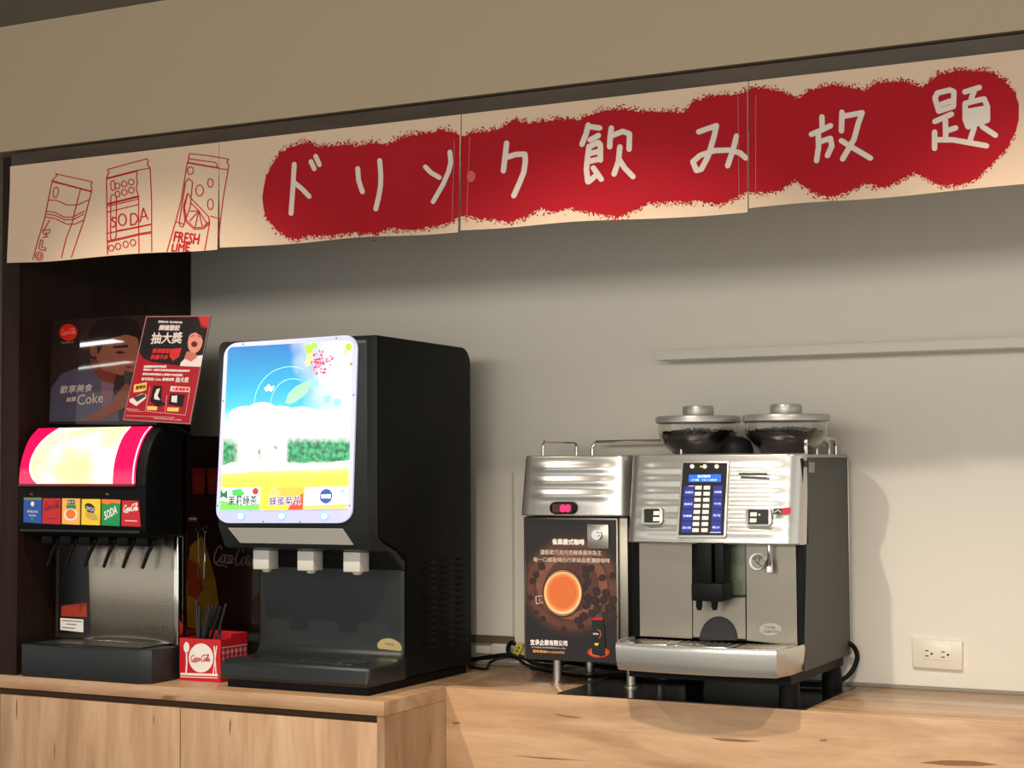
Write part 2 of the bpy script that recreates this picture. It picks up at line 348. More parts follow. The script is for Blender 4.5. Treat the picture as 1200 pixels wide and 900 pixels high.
# ================================================================ banner
random.seed(3)
def wave(x, z):
    g = max(0, (2.25-z)/.27)
    return .004*math.sin(x*9+.5)*g+.0025*math.sin(x*23+1+z*4)*g-.003*g
FB = Frame((0, 3.284, 0), (0, -1, 0), wave)
ban = thing('noren_banner', 'long cream cloth banner printed with red cloud, Japanese lettering and outlined drink cans', 'banner', (-1.8, 3.284, 1.98))
topL, topR = (12, 195), (1200, 58)
def ztop(u): return 195+(u-12)*(58-195)/(1188)
def cloth(u0, u1, bl, br, gap0, gap1):
    """one panel; below the seam height the sides part by gap pixels"""
    bm = bmesh.new(); nx = max(8, int((u1-u0)/8)); nz = 14; g = []
    for j in range(nz+1):
        t = j/nz; row = []
        for i in range(nx+1):
            s = i/nx; a = u0+gap0*max(0, t-.25)*1.33; b = u1-gap1*max(0, t-.25)*1.33
            u = a+(b-a)*s; zb = bl+(br-bl)*s+1.2*math.sin(s*9+u0); v = ztop(u)*(1-t)+zb*t
            row.append((bm.verts.new(FB.hit(u, v, 0)), bm.verts.new(FB.hit(u, v, -.0012))))
        g.append(row)
    for j in range(nz):
        for i in range(nx):
            bm.faces.new([g[j][i][0], g[j][i+1][0], g[j+1][i+1][0], g[j+1][i][0]]); bm.faces.new([g[j][i][1], g[j+1][i][1], g[j+1][i+1][1], g[j][i+1][1]])
    for i in range(nx):
        for j in (0, nz): bm.faces.new([g[j][i][0], g[j][i][1], g[j][i+1][1], g[j][i+1][0]])
    for j in range(nz):
        for i in (0, nx): bm.faces.new([g[j][i][0], g[j+1][i][0], g[j+1][i][1], g[j][i][1]])
    mkbm('cloth_panel', bm, m_cream, ban, True)
cloth(12, 256.5, 309, 291.5, -2, 1.6)
cloth(257, 540, 291, 271.5, 1.0, 2.2)
cloth(541, 876.5, 269.5, 249, 0, .6)
cloth(877.5, 1290, 245, 208.5, 0, 0)
Rz = {1: (0, 160, 4.0), 2: (290, 110, 4.0), 3: (560, 90, 3.529), 4: (870, 30, 3.636)}
def P_(r, pts): ox, oy, s = Rz[r]; return [(ox+x/s, oy+y/s) for x, y in pts]
T = [(309, 232), (310, 222), (312, 210), (317, 197), (327, 182), (340, 172), (357, 168), (366, 169), (372, 172), (390, 172), (407, 169), (417, 172), (437, 167), (452, 170), (465, 165), (480, 159), (497, 157), (515, 153), (530, 154), (541, 160), (555, 155), (572, 154), (583, 153), (602, 141), (622, 145), (653, 140), (679, 141), (702, 131), (730, 128), (758, 132), (801, 132), (812, 120), (832, 113), (866, 111), (877, 106), (897, 103), (917, 108), (935, 117), (950, 106), (974, 100), (996, 102), (1013, 107), (1029, 97), (1057, 95), (1082, 103), (1098, 88), (1126, 82), (1159, 84), (1178, 95), (1190, 110), (1194, 122), (1195, 134)]
B = [(309, 232), (310, 240), (312, 252), (322, 265), (335, 276), (350, 281), (365, 275), (390, 276), (415, 272), (440, 274), (455, 267), (480, 269), (510, 265), (530, 260), (541, 252), (560, 255), (577, 257), (600, 260), (617, 254), (636, 244), (651, 249), (670, 244), (685, 247), (702, 251), (724, 254), (744, 246), (758, 237), (801, 236), (821, 235), (843, 239), (860, 232), (874, 225), (897, 226), (917, 222), (933, 211), (955, 226), (977, 231), (996, 225), (1013, 214), (1035, 220), (1057, 211), (1073, 202), (1090, 211), (1104, 217), (1126, 216), (1145, 209), (1161, 192), (1178, 176), (1190, 154), (1195, 134)]
def interp(L, x):
    for (a, b), (c, d_) in zip(L, L[1:]):
        if a <= x <= c: return b+(d_-b)*(x-a)/max(c-a, 1e-6)
    return L[-1][1]
def blob(u0, u1):
    bm = bmesh.new(); prev = None; st = 1.25; u = u0
    while u <= u1+.01:
        a = interp(T, u)+random.uniform(-1.6, 1.1); b = interp(B, u)+random.uniform(-1.1, 1.8)
        if b < a+.5: b = a+.5
        col = [bm.verts.new(FB.hit(u, a+(b-a)*k/8, .0005)) for k in range(9)]
        if prev:
            for k in range(8): bm.faces.new((prev[k], col[k], col[k+1], prev[k+1]))
        prev = col; u += st
    for L, sg in ((T, -1), (B, 1)):                                 # sponge speckles along the edge
        for _ in range(int((u1-u0)*1.5)):
            u = random.uniform(u0+1.5, u1-1.5); v = interp(L, u)+sg*abs(random.gauss(0, 2.6)); r = random.uniform(.35, 1.25)
            if v < ztop(u)+2: continue
            bm.faces.new([bm.verts.new(FB.hit(u+r*random.uniform(.7, 1.2)*math.cos(2*PI*j/6), v+r*random.uniform(.7, 1.2)*math.sin(2*PI*j/6), .0005)) for j in range(6)])
    mkbm('red_cloud_print', bm, m_redcl, ban)
blob(309, 539.2); blob(541, 876.2); blob(877.6, 1195)
def ink(name, r, lines, wpx, m, off=.001, cap=8, cuts=None):
    cuts = [0]+list(cuts or [])+[len(lines)]
    for a, b in zip(cuts, cuts[1:]): strokes(name, FB, [P_(r, l) for l in lines[a:b]], wpx, off, m, ban, cap)
ink('lettering', 2, [[(222, 330), (216, 450), (209, 562)], [(224, 418), (258, 445), (293, 482)], [(300, 318), (316, 352)], [(322, 293), (340, 333)],
    [(519, 350), (523, 405), (541, 460)], [(620, 312), (625, 380), (624, 430), (616, 480), (602, 540)],
    [(835, 342), (862, 370), (902, 393)], [(951, 273), (956, 320), (946, 365), (920, 425), (872, 506)]], 5.6, m_letcl, cuts=(4, 6))
ink('lettering', 3, [[(121, 275), (108, 390)], [(118, 335), (160, 322), (198, 321), (200, 350), (194, 395), (176, 440), (152, 493)],
    [(458, 200), (450, 235), (433, 280)], [(458, 206), (505, 212)], [(466, 262), (500, 243)], [(462, 288), (455, 345), (452, 385), (458, 434)], [(462, 290), (500, 272), (508, 282), (508, 345)],
    [(466, 318), (506, 308)], [(458, 352), (506, 340)], [(460, 436), (487, 412)], [(480, 378), (512, 424)],
    [(553, 212), (548, 250), (546, 290)], [(552, 245), (600, 226), (628, 236), (626, 300)], [(588, 290), (582, 350), (564, 403)], [(585, 342), (608, 378), (642, 413)],
    [(914, 228), (950, 215), (987, 202), (975, 255), (952, 330), (925, 382), (905, 388), (890, 352), (920, 325), (980, 305), (1040, 303), (1085, 315), (1108, 336)], [(1070, 245), (1056, 300), (1033, 368)]], 6.4, m_letcl, cuts=(2, 13))
ink('lettering', 4, [[(341, 390), (343, 445)], [(297, 465), (340, 447), (378, 428)], [(326, 460), (328, 520), (320, 578)], [(330, 498), (378, 482), (384, 515), (366, 556)],
    [(426, 370), (424, 450)], [(430, 388), (512, 372), (495, 420), (478, 485), (430, 570)], [(424, 492), (470, 520), (548, 566)],
    [(822, 310), (832, 288), (885, 275), (902, 282), (900, 345), (838, 366), (822, 310)], [(845, 338), (888, 322)],
    [(822, 410), (892, 378)], [(866, 395), (868, 480)], [(870, 450), (910, 437)], [(821, 455), (821, 525)], [(826, 488), (900, 488), (1040, 512)],
    [(948, 283), (1010, 264)], [(988, 280), (975, 312)], [(950, 332), (1030, 312), (1044, 345), (1044, 403), (962, 432), (950, 400), (950, 332)],
    [(960, 366), (1036, 352)], [(960, 390), (1036, 374)], [(962, 412), (1036, 394)], [(988, 435), (972, 485)], [(1022, 430), (1078, 467)]], 6.4, m_letcl, cuts=(7,))
for l_ in ([(533, 165), (531, 262)], [(551, 160), (548, 262)], [(865, 112), (866, 232)], [(886, 112), (886, 228)]): strokes('stitching', FB, [l_], .5, .0011, mat('pink_thread', srgb(214, 120, 116), .9), ban, 0)
poly('chalk_smudge', FB, ell(553, 207, 5, 6.5), .0012, mat('chalk_smudge', srgb(206, 92, 92), .9), ban)
# outlined cans
def circ(x, y, rx, ry, rot=0): e = ell(x, y, rx, ry, 14, rot=rot); return e+[e[0]]
ink('can_outline', 1, [[(262, 175), (435, 213)], [(262, 175), (270, 185), (258, 195), (248, 208)], [(435, 213), (428, 230), (433, 243), (432, 257)], [(248, 208), (432, 257)], [(248, 212), (432, 260)],
    [(248, 208), (232, 290), (215, 380), (185, 480), (160, 580)], [(432, 257), (420, 310), (400, 395), (370, 490), (345, 568)], [(382, 245), (362, 330), (345, 410), (318, 480), (297, 571)], circ(265, 262, 12, 25, 8),
    [(228, 298), (270, 300), (320, 322), (370, 322), (420, 298)], [(220, 352), (260, 355), (310, 380), (350, 378), (402, 350)], [(218, 364), (262, 370), (312, 392), (352, 390), (400, 364)],
    [(215, 378), (262, 385), (320, 412), (360, 412), (398, 393)], [(238, 392), (205, 450)],
    [(205, 440), (240, 436), (238, 452), (212, 462), (205, 440)], [(205, 475), (232, 470)], [(222, 445), (224, 472)], [(196, 485), (208, 488), (200, 518), (222, 524), (218, 536), (188, 528), (196, 485)], circ(190, 562, 17, 20), circ(190, 562, 8, 10)], 1.15, m_redline, cap=0)
ink('can_outline', 1, [[(505, 155), (600, 128), (690, 105)], [(690, 105), (697, 118), (690, 128), (705, 148)], [(505, 155), (512, 170), (505, 182), (500, 198)], [(500, 195), (640, 160), (705, 148)], [(500, 199), (640, 164)],
    [(500, 198), (507, 555)], [(705, 148), (712, 300), (712, 540)], [(645, 162), (640, 190), (646, 215), (638, 240), (650, 280), (650, 545)],
    circ(530, 230, 10, 24), circ(551, 232, 12, 13), circ(583, 222, 13, 14), circ(616, 214, 13, 14), circ(551, 270, 11, 14), circ(583, 262, 13, 14), circ(616, 252, 13, 14),
    [(503, 315), (650, 278)], [(503, 320), (650, 283)], [(503, 328), (650, 293)], [(503, 355), (650, 318)], [(500, 455), (712, 412)], [(545, 442), (712, 410)], [(505, 490), (650, 455), (712, 446)], [(505, 496), (650, 461), (712, 452)],
    [(520, 480), (520, 285), (527, 272), (540, 274), (546, 288), (545, 470), (535, 485), (520, 480)], circ(523, 523, 12, 14), circ(553, 515, 12, 15), circ(588, 505, 12, 15), circ(622, 497, 13, 15)], 1.15, m_redline, cap=0)
ink('can_lettering', 1, [[(545, 382), (530, 378), (525, 392), (543, 405), (540, 422), (524, 424)], circ(573, 390, 18, 27), [(612, 362), (612, 416), (634, 410), (648, 385), (636, 362), (612, 362)], [(656, 402), (672, 335), (695, 390)], [(662, 378), (688, 372)]], 1.6, m_redline, cap=0)
ink('can_outline', 1, [[(890, 80), (980, 90), (1075, 107)], [(890, 80), (884, 95), (888, 108), (878, 122)], [(1075, 107), (1064, 120), (1076, 134), (1072, 155)], [(882, 104), (1012, 122), (1022, 142)], [(878, 124), (1072, 157)], [(878, 121), (1024, 146)],
    [(878, 125), (850, 300), (825, 400), (785, 540)], [(1072, 157), (1050, 280), (1035, 400), (1028, 470)], circ(893, 160, 14, 18), circ(936, 253, 18, 26), circ(987, 218, 13, 20), circ(987, 318, 14, 25),
    [(870, 215), (885, 197), (903, 212), (892, 330), (858, 425), (845, 420), (842, 400), (870, 215)], [(880, 265), (905, 300), (945, 340), (978, 375)], [(880, 265), (860, 330), (868, 395), (910, 435), (955, 432), (983, 405), (978, 375)],
    [(880, 265), (866, 330), (874, 392), (912, 428), (952, 425), (978, 400)], [(932, 348), (893, 310)], [(932, 348), (893, 350)], [(932, 348), (888, 398)], [(932, 348), (915, 425)], [(932, 348), (948, 420)], [(932, 348), (970, 408)],
    [(825, 400), (868, 412)], [(985, 372), (1035, 387)], [(983, 405), (960, 533)]], 1.15, m_redline, cap=0)
q1 = lambda x, y: (x/4, 160+y/4)
text(FB, [('FRESH', q1(815, 494), q1(930, 506), q1(823, 445)), ('LIME', q1(806, 538), q1(886, 538), q1(812, 502))], .001, m_redline, ban, 'can_lettering', bold=.35)

# ================================================================ soda dispenser
SX0, SX1 = -3.165, -2.745
sd = thing('soda_dispenser', 'black post-mix soda dispenser with glowing red and yellow sign and steel back plate', 'soda dispenser', (-2.955, 3.6, ZC))
box('cabinet_body', SX0, SX1, 3.468, 4.02, ZC+.001, 1.528, m_blackg, sd, bev=.004)
# drip base with clipped right end
bm = bmesh.new(); prism_z(bm, [(SX0+.002, 3.466), (SX0+.002, 3.335), (-2.775, 3.335), (SX1, 3.352), (SX1+.001, 3.466)], ZC+.0005, .985, .004); mkbm('drip_base', bm, m_char, sd, True)
bm = bmesh.new(); bx(bm, SX0+.04, -2.79, 3.36, 3.455, .9855, .9885, .001)
mkbm('drip_grate', bm, mat('dark_grate', (.03, .03, .03, 1), .35), sd)
bm = bmesh.new()
prof = [(3.464-.018*(1-abs(2*i/14-1)**2), -3.06+i*(.285)/14) for i in range(15)]
a = [bm.verts.new((x, y-.012, .9895)) for y, x in prof]; b = [bm.verts.new((x, y, .992)) for y, x in prof]; c = [bm.verts.new((x, 3.4665, 1.002)) for y, x in prof]
for i in range(14): bm.faces.new((a[i], a[i+1], b[i+1], b[i])); bm.faces.new((b[i], b[i+1], c[i+1], c[i]))
mkbm('steel_lip', bm, m_chrome, sd, True)
box('splash_plate', SX0+.004, SX1-.016, 3.4585, 3.467, .989, 1.268, mat('splash_steel', (.36, .32, .26, 1), .22, .92, bump=.06, bscale=40, bstretch=(1, 1, 14)), sd, bev=.001)
box('corner_trim', SX1-.014, SX1+.002, 3.452, 3.475, .986, 1.268, m_chrome, sd, bev=.003)
FSP = FY(3.4585)
dp = poly('painted_wall_reflection', FSP, [(70, 642), (103, 640), (106, 742), (68, 742)], .0006, m_blk, sd)  # reflection of the dark side wall, painted onto the steel
poly('warning_sticker', FSP, [(72, 710), (102, 706), (102, 723), (72, 722)], .001, mat('sticker_red', srgb(160, 52, 32), .5), sd)
poly('info_sticker', FSP, [(71, 724), (98, 726), (98, 741), (71, 738)], .001, m_wht, sd)
strokes('lettering', FSP, [[(73, 727), (96, 728.5)], [(78, 731), (90, 732)], [(73, 735), (88, 736.5)]], .9, .0013, m_blk, sd, 0)
text(FSP, [('LANCER', (169, 739.5), (197, 742.5), (170.5, 731.5))], .0008, mat('engraved', (.07, .06, .05, 1), .5), sd)
# hood: curved lamp sign above, label band below
hood = [(3.52, 1.268), (3.345, 1.268), (3.330, 1.276), (3.322, 1.290), (3.322, 1.385), (3.318, 1.400)]
curve = [(3.3185, 1.404), (3.319, 1.425), (3.3225, 1.450), (3.331, 1.478), (3.345, 1.507), (3.362, 1.530), (3.388, 1.551)]
bm = bmesh.new(); prism_x(bm, hood+[(y+.004, z) for y, z in curve]+[(3.40, 1.556), (3.45, 1.552), (3.52, 1.530)], SX0-.005, SX1, .006)
hd = mkbm('hood', bm, m_black, sd, True)
def lampface(name, f0, f1, m, dy, nz=16, nx=10):
    bm = bmesh.new(); g = []; cc = catmull([(0, y, z) for y, z in curve], 3)
    for k, p in enumerate(cc):
        t = k/(len(cc)-1); g.append([bm.verts.new((f0(t)+(f1(t)-f0(t))*i/nx, p.y-dy, p.z)) for i in range(nx+1)])
    for r0, r1 in zip(g, g[1:]):
        for i in range(nx): bm.faces.new((r0[i], r0[i+1], r1[i+1], r1[i]))
    return mkbm(name, bm, m, sd, True)
LX0, LX1 = -3.160, -2.772
xl = lambda t: LX0+.066+.010*t-.036*math.sin(PI*t**.8)
xr = lambda t: LX1-.075+.0*t
m_lr = mat('lit_red_acrylic', srgb(200, 10, 50), .2, emit=.95, emcol=srgb(255, 18, 92), coat=.5)
m_ly = bpy.data.materials.new('lit_yellow_acrylic'); m_ly.use_nodes = True; nt = m_ly.node_tree; b_ = nt.nodes['Principled BSDF']
b_.inputs['Base Color'].default_value = (.10, .08, .04, 1); b_.inputs['Roughness'].default_value = .25
tc = nt.nodes.new('ShaderNodeTexCoord'); mp = nt.nodes.new('ShaderNodeMapping'); mp.inputs['Scale'].default_value = (9, 9, 14); mp.inputs['Location'].default_value = (1.2, 0, .3)
nz_ = nt.nodes.new('ShaderNodeTexNoise'); nz_.inputs['Scale'].default_value = 1; nz_.inputs['Detail'].default_value = 1.5
rp = nt.nodes.new('ShaderNodeValToRGB'); rp.color_ramp.elements[0].position = .36; rp.color_ramp.elements[0].color = (.95, .70, .35, 1); rp.color_ramp.elements[1].position = .62; rp.color_ramp.elements[1].color = (1.0, 1.0, .86, 1)
e_ = rp.color_ramp.elements.new(.50); e_.color = (.98, .98, .52, 1)
for a, b in ((tc.outputs['Object'], mp.inputs[0]), (mp.outputs[0], nz_.inputs['Vector']), (nz_.outputs['Fac'], rp.inputs[0]), (rp.outputs[0], b_.inputs['Emission Color'])): nt.links.new(a, b)
b_.inputs['Emission Strength'].default_value = 1.3
lampface('lit_red_panel', lambda t: LX0, lambda t: xl(t), m_lr, .001)
lampface('lit_yellow_panel', lambda t: xl(t), lambda t: xr(t), m_ly, .001)
lampface('lit_red_panel', lambda t: xr(t), lambda t: LX1, m_lr, .001)
m_edge = mat('lit_edge', (1, .9, .8, 1), .3, emit=1.6, emcol=(1, .82, .7, 1))
lampface('lit_edge_line', lambda t: xl(t)-.003, lambda t: xl(t)+.003, m_edge, .0018, nx=1)
lampface('lit_edge_line', lambda t: xr(t)-.002, lambda t: xr(t)+.002, m_edge, .0018, nx=1)
lampface('lit_edge_line', lambda t: LX1-.010, lambda t: LX1-.005, mat('lit_pink', (1, .4, .5, 1), .3, emit=1.3, emcol=(1, .38, .5, 1)), .0018, nx=1)
bm = bmesh.new(); bx(bm, LX0, LX1, 3.313, 3.3215, 1.398, 1.4045, .001); mkbm('lower_lamp_rail', bm, m_redd, sd)
# six flavour cards
FH = FY(3.322); cards = [((28.9, 583), (49.6, 583), (49.4, 613.5), (28.4, 612)), ((51, 583.8), (72, 584), (71.7, 614.5), (50.4, 613.5)), ((73.8, 584), (94.6, 584.3), (94.3, 615), (73.4, 614)),
    ((96.8, 584.8), (118.6, 585), (117.8, 615.5), (96.2, 614.8)), ((120.3, 585), (142, 585.6), (141, 616.5), (119.6, 615.5)), ((144, 586.3), (163, 587), (165.6, 617.3), (143, 616.3))]
cm = [m_blu, m_red, mat('peach_print', srgb(245, 180, 90), .4), m_yel, m_grn, m_red]
for i, (q, m_) in enumerate(zip(cards, cm)):
    c_ = slab('flavour_card', FH, q, .003, .003, m_, sd)
    if i == 0:
        text(FH, [('SPARKLING', quadmap(q, [(.2, .60)])[0], quadmap(q, [(.8, .60)])[0], quadmap(q, [(.2, .50)])[0])], .0034, m_wht, sd)
        poly('print', FH, quadmap(q, ell(.5, .25, .10, .10, 12)), .0034, m_wht, sd); poly('print', FH, quadmap(q, ell(.5, .84, .09, .07, 12)), .0034, m_grn, sd)
        poly('print', FH, qrect(q, 0, 0, 1, .1), .0034, mat('olive', srgb(110, 130, 60), .5), sd); text(FH, [('WATER', quadmap(q, [(.3, .75)])[0], quadmap(q, [(.7, .75)])[0], quadmap(q, [(.3, .67)])[0])], .0034, m_wht, sd)
    if i in (1, 5):
        mm = m_redd if i == 1 else m_wht
        logo(FH, quadmap(q, [(.08, .50)])[0], quadmap(q, [(.94, .42)])[0], quadmap(q, [(.14, .14)])[0], .0034, mm, sd, .9)
        poly('print', FH, qrect(q, .2, .77, .85, .80), .0034, mm, sd)
    if i == 2:
        poly('print', FH, qrect(q, .3, .05, .72, .22), .0034, m_blk, sd); poly('print', FH, qrect(q, .25, .24, .78, .40), .0034, m_grn, sd)
        poly('print', FH, quadmap(q, ell(.5, .62, .38, .24, 20)), .0036, m_wht, sd); poly('print', FH, quadmap(q, ell(.5, .60, .28, .19, 20)), .0038, m_org, sd)
        text(FH, [('蜜茶', quadmap(q, [(.32, .19)])[0], quadmap(q, [(.70, .19)])[0], quadmap(q, [(.32, .08)])[0])], .0036, m_wht, sd)
    if i == 3:
        poly('print', FH, quadmap(q, ell(.45, .35, .30, .18, 16, rot=20)), .0034, m_blk, sd); poly('print', FH, quadmap(q, ell(.55, .66, .36, .14, 16, rot=15)), .0034, mat('tan_print', srgb(200, 165, 80), .5), sd)
        text(FH, [('LEMON', quadmap(q, [(.2, .42)])[0], quadmap(q, [(.72, .50)])[0], quadmap(q, [(.2, .26)])[0])], .0037, m_wht, sd)
    if i == 4:
        poly('print', FH, quadmap(q, [(0, 0), (1, 0), (1, .16), (.6, .12), (.3, .2), (0, .14)]), .0034, m_org, sd)
        text(FH, [('SODA', quadmap(q, [(.2, .80)])[0], quadmap(q, [(.86, .52)])[0], quadmap(q, [(.14, .48)])[0])], .0034, m_wht, sd, bold=.2)
bm = bmesh.new(); bx(bm, SX0+.010, SX1-.012, 3.314, 3.322, 1.279, 1.287, .003); mkbm('hood_lip', bm, m_char, sd, True)
for u in (37, 126): poly('spot_sticker', FH, [(u-2, 577.5), (u+2, 578.5), (u+1.5, 580.5), (u-1.5, 580)], .001, mat('tiny_tag', srgb(110, 60, 50), .6), sd)
for i in range(6):                                                    # valves and levers
    x = -3.105+i*.0635
    vv = box('valve_block', x-.018, x+.018, 3.36, 3.43, 1.245, 1.272, m_black, sd, bev=.003)
    bm = bmesh.new(); tube(bm, [(x+.018, 3.388, 1.258), (x+.006, 3.378, 1.225), (x-.006, 3.372, 1.188)], [.0062, .0055, .0045], 8); mkbm('lever', bm, m_black, sd, True)
# printed side wrap, lock with chain
FS = FX(SX1)
m_wrap = mat('gloss_wrap', (.022, .008, .007, 1), .10, vary=.8, vscale=(8, 8, 6), coat=.5)
slab('side_wrap', FS, [(219, 512), (352, 520), (352, 740), (217, 788)], .0012, .001, m_wrap, sd)
strokes('panel_seam', FS, [[(218, 597.5), (340, 592)]], 1.4, .0014, m_blk, sd, 0)
poly('drink_print', FS, [(222, 640), (236, 628), (244, 650), (252, 680), (256, 710), (250, 740), (219, 735), (218, 690)], .0016, mat('amber_print', srgb(128, 92, 26), .15, vary=.5, vscale=(30, 30, 22), coat=.5), sd)
poly('drink_print', FS, [(219, 655), (232, 660), (238, 690), (230, 702), (219, 698)], .0018, mat('rust_print', srgb(112, 44, 18), .15, vary=.4, vscale=(30, 30, 30), coat=.5), sd)
poly('hand_print', FS, [(294, 706), (304, 694), (304, 730), (298, 728)], .0018, mat('brown_print', srgb(70, 42, 30), .2), sd)
logo(FS, (248, 663), (298, 668), (252, 636), .002, mat('faded_silver', srgb(128, 112, 102), .3), sd, 1.5)
for x0 in (224, 242):
    poly('red_cup_print', FS, [(x0, 549), (x0+16, 549), (x0+14.5, 579), (x0+1.5, 579)], .0018, mat('dim_red', srgb(120, 24, 22), .3), sd)
    strokes('print', FS, [[(x0+4, 560), (x0+12, 560)], [(x0+4, 566), (x0+12, 565)], [(x0+5, 573), (x0+11, 573)]], 1.2, .002, mat('dim_pink', srgb(150, 70, 60), .4), sd, 0)
lk = FS.hit(228, 609); bm = bmesh.new()
for k, (dy, dz, r) in enumerate(((0, .002, .009), (.012, -.003, .007))):
    a = Vector((SX1, lk.y+dy, lk.z+dz)); tube(bm, [a, a+Vector((.014, 0, 0))], r, 16)
mkbm('cam_lock', bm, m_chrome, sd, True, 40)
kp = FS.hit(236, 620); bm = bmesh.new(); tube(bm, [(SX1+.012, kp.y+.008*math.cos(a), kp.z+.008*math.sin(a)) for a in [2*PI*i/14 for i in range(15)]], .0016, 6)
tube(bm, [(SX1+.012, kp.y, kp.z-.008), (SX1+.011, kp.y-.001, kp.z-.045), (SX1+.011, kp.y, kp.z-.085)], .0017, 6); mkbm('lock_chain', bm, m_chrome, sd, True)
kb = Vector((SX1+.011, kp.y, kp.z-.085)); box('key_fob', kb.x-.002, kb.x+.002, kb.y-.004, kb.y+.004, kb.z-.045, kb.z, mat('fob', (.12, .11, .09, 1), .5), sd, bev=.001)

# ---- posters on the dispenser
def plane3(a, b, c): n = (b-a).cross(c-a); n = n if n.y < 0 else -n; return Frame(a, n)
A_ = FY(3.452).hit(57, 497); B_ = FY(3.452).hit(200, 497); C_ = FY(3.462).hit(62, 375); FP1 = plane3(A_, B_, C_)
ps = thing('photo_poster', 'dark wide poster of a man in a blue shirt drinking, behind the red flyer', 'poster', A_)
Q1 = [(62, 375.5), (186, 368), (184, 498), (57, 497)]
m_pd = mat('poster_dark', srgb(42, 28, 26), .02, spec=.3, vary=.35, vscale=(6, 6, 6))
pm = lambda n, r, g, b: mat(n, srgb(r, g, b), .02, spec=.3, vary=.12, vscale=(25, 25, 25))
slab('backing_board', FP1, Q1, 0, .004, m_pd, ps)
poly('shirt_print', FP1, [(58, 494), (60, 455), (72, 438), (100, 428), (112, 434), (128, 450), (138, 470), (140, 494)], .0004, pm('p_shirt', 66, 62, 78), ps)
poly('neck_print', FP1, [(105, 420), (138, 428), (134, 450), (120, 447), (110, 436)], .0005, pm('p_neck', 92, 40, 34), ps)
poly('collar_print', FP1, [(118, 446), (134, 450), (128, 486), (120, 480)], .0006, pm('p_collar', 96, 70, 82), ps)
poly('face_print', FP1, [(112, 398), (120, 384), (150, 384), (162, 398), (164, 420), (158, 436), (142, 440), (122, 434), (113, 420)], .0007, pm('p_face', 112, 66, 52), ps)
poly('hair_print', FP1, [(104, 404), (104, 388), (114, 376), (140, 371), (160, 376), (166, 390), (163, 396), (148, 392), (132, 396), (122, 402), (116, 414), (110, 414)], .0009, pm('p_hair', 26, 17, 15), ps)
poly('ear_print', FP1, ell(110, 411, 4.5, 7), .0010, pm('p_ear', 104, 58, 46), ps)
poly('eye_print', FP1, ell(141, 413, 5, 1.6), .0011, pm('p_eye', 44, 24, 20), ps); poly('brow_print', FP1, [(132, 406), (150, 404), (150, 407), (133, 408)], .0011, pm('p_hair', 0, 0, 0), ps)
poly('mouth_print', FP1, ell(151, 430, 4, 1.6), .0011, pm('p_lip', 96, 30, 28), ps)
poly('hand_print', FP1, [(150, 446), (166, 440), (172, 452), (160, 470), (120, 492), (92, 494), (128, 474)], .0012, pm('p_hand', 104, 56, 44), ps)
poly('bottle_print', FP1, [(146, 434), (154, 436), (158, 446), (152, 452), (146, 446)], .0013, pm('p_bottle', 48, 46, 44), ps)
poly('round_logo', FP1, ell(80.5, 389.5, 10.5, 9.8), .0014, mat('p_logo', srgb(196, 36, 24), .2), ps)
logo(FP1, (72, 393.5), (89.5, 392), (72.5, 385.5), .0017, mat('p_pink', srgb(226, 110, 96), .4), ps, .6)
mgt = mat('p_grey', srgb(158, 138, 132), .4)
text(FP1, [('歡享美食', (70.5, 461.5), (108, 458.5), (72, 452.5)), ('就要', (78, 471), (89, 470), (79, 466)), ('Coke', (91, 475), (121, 471.5), (91.5, 463))], .0017, mgt, ps, bold=.25)
text(FP1, [('TASTE IT', (72, 403), (87, 402), (72, 401))], .0017, mgt, ps)
# red flyer
A2 = FY(3.372).hit(145, 491); B2 = FY(3.372).hit(221, 496); C2 = FY(3.440).hit(172, 372); FP2 = plane3(A2, B2, C2)
fl = thing('promotion_flyer', 'slanted red and black prize draw flyer with laughing person, in front of the dark poster', 'poster', A2)
Q2 = [(172, 371.5), (246, 370.5), (221.5, 496), (145, 491)]
m_fl = mat('flyer_red', srgb(150, 22, 34), .35); slab('acrylic_holder', FP2, [(171, 370.5), (247, 369.5), (222.5, 497), (144, 492)], -.0006, .004, mat('holder_grey', srgb(150, 120, 120), .3), fl)
poly('card', FP2, Q2, 0, m_fl, fl)
mb2 = mat('flyer_black', srgb(26, 20, 22), .35); mw2 = mat('flyer_white', srgb(206, 192, 190), .5); mr2 = mat('flyer_bright_red', srgb(186, 36, 40), .4)
poly('black_area', FP2, [(172.5, 372), (232, 371.5), (236, 384), (243, 384), (236, 425), (222, 430), (206, 428), (192, 426), (178, 424), (168, 420), (163, 412)], .0004, mb2, fl)
poly('corner_print', FP2, [(233, 371), (246, 370.8), (243.5, 384), (236, 380)], .0006, mr2, fl)
poly('shirt_print', FP2, [(212, 425), (218, 419), (238, 416), (235.5, 430), (211, 429)], .0006, mw2, fl)
poly('neck_print', FP2, [(219, 412), (229, 412), (231, 419), (224, 424), (216, 420)], .0008, mat('fl_skin2', srgb(176, 100, 84), .4), fl)
poly('face_print', FP2, ell(229, 400.5, 8.6, 13.5, rot=10), .0010, mat('fl_skin', srgb(204, 132, 116), .4), fl)
poly('hair_print', FP2, [(219, 400), (220, 391), (228, 385.5), (238, 387), (240.5, 396), (239, 404), (236, 394), (229, 389.5), (223, 392)], .0012, mb2, fl)
poly('mouth_print', FP2, ell(228, 403.5, 3.6, 3.4), .0012, mat('fl_mouth', srgb(90, 20, 24), .4), fl)
strokes('eye_print', FP2, [[(224, 394.5), (228, 393.5)], [(232, 393.5), (235.5, 395)]], .9, .0012, mb2, fl, 0)
poly('prize_arrow', FP2, [(199, 409), (213, 408), (210, 418), (203, 423), (199, 418)], .0006, mr2, fl)
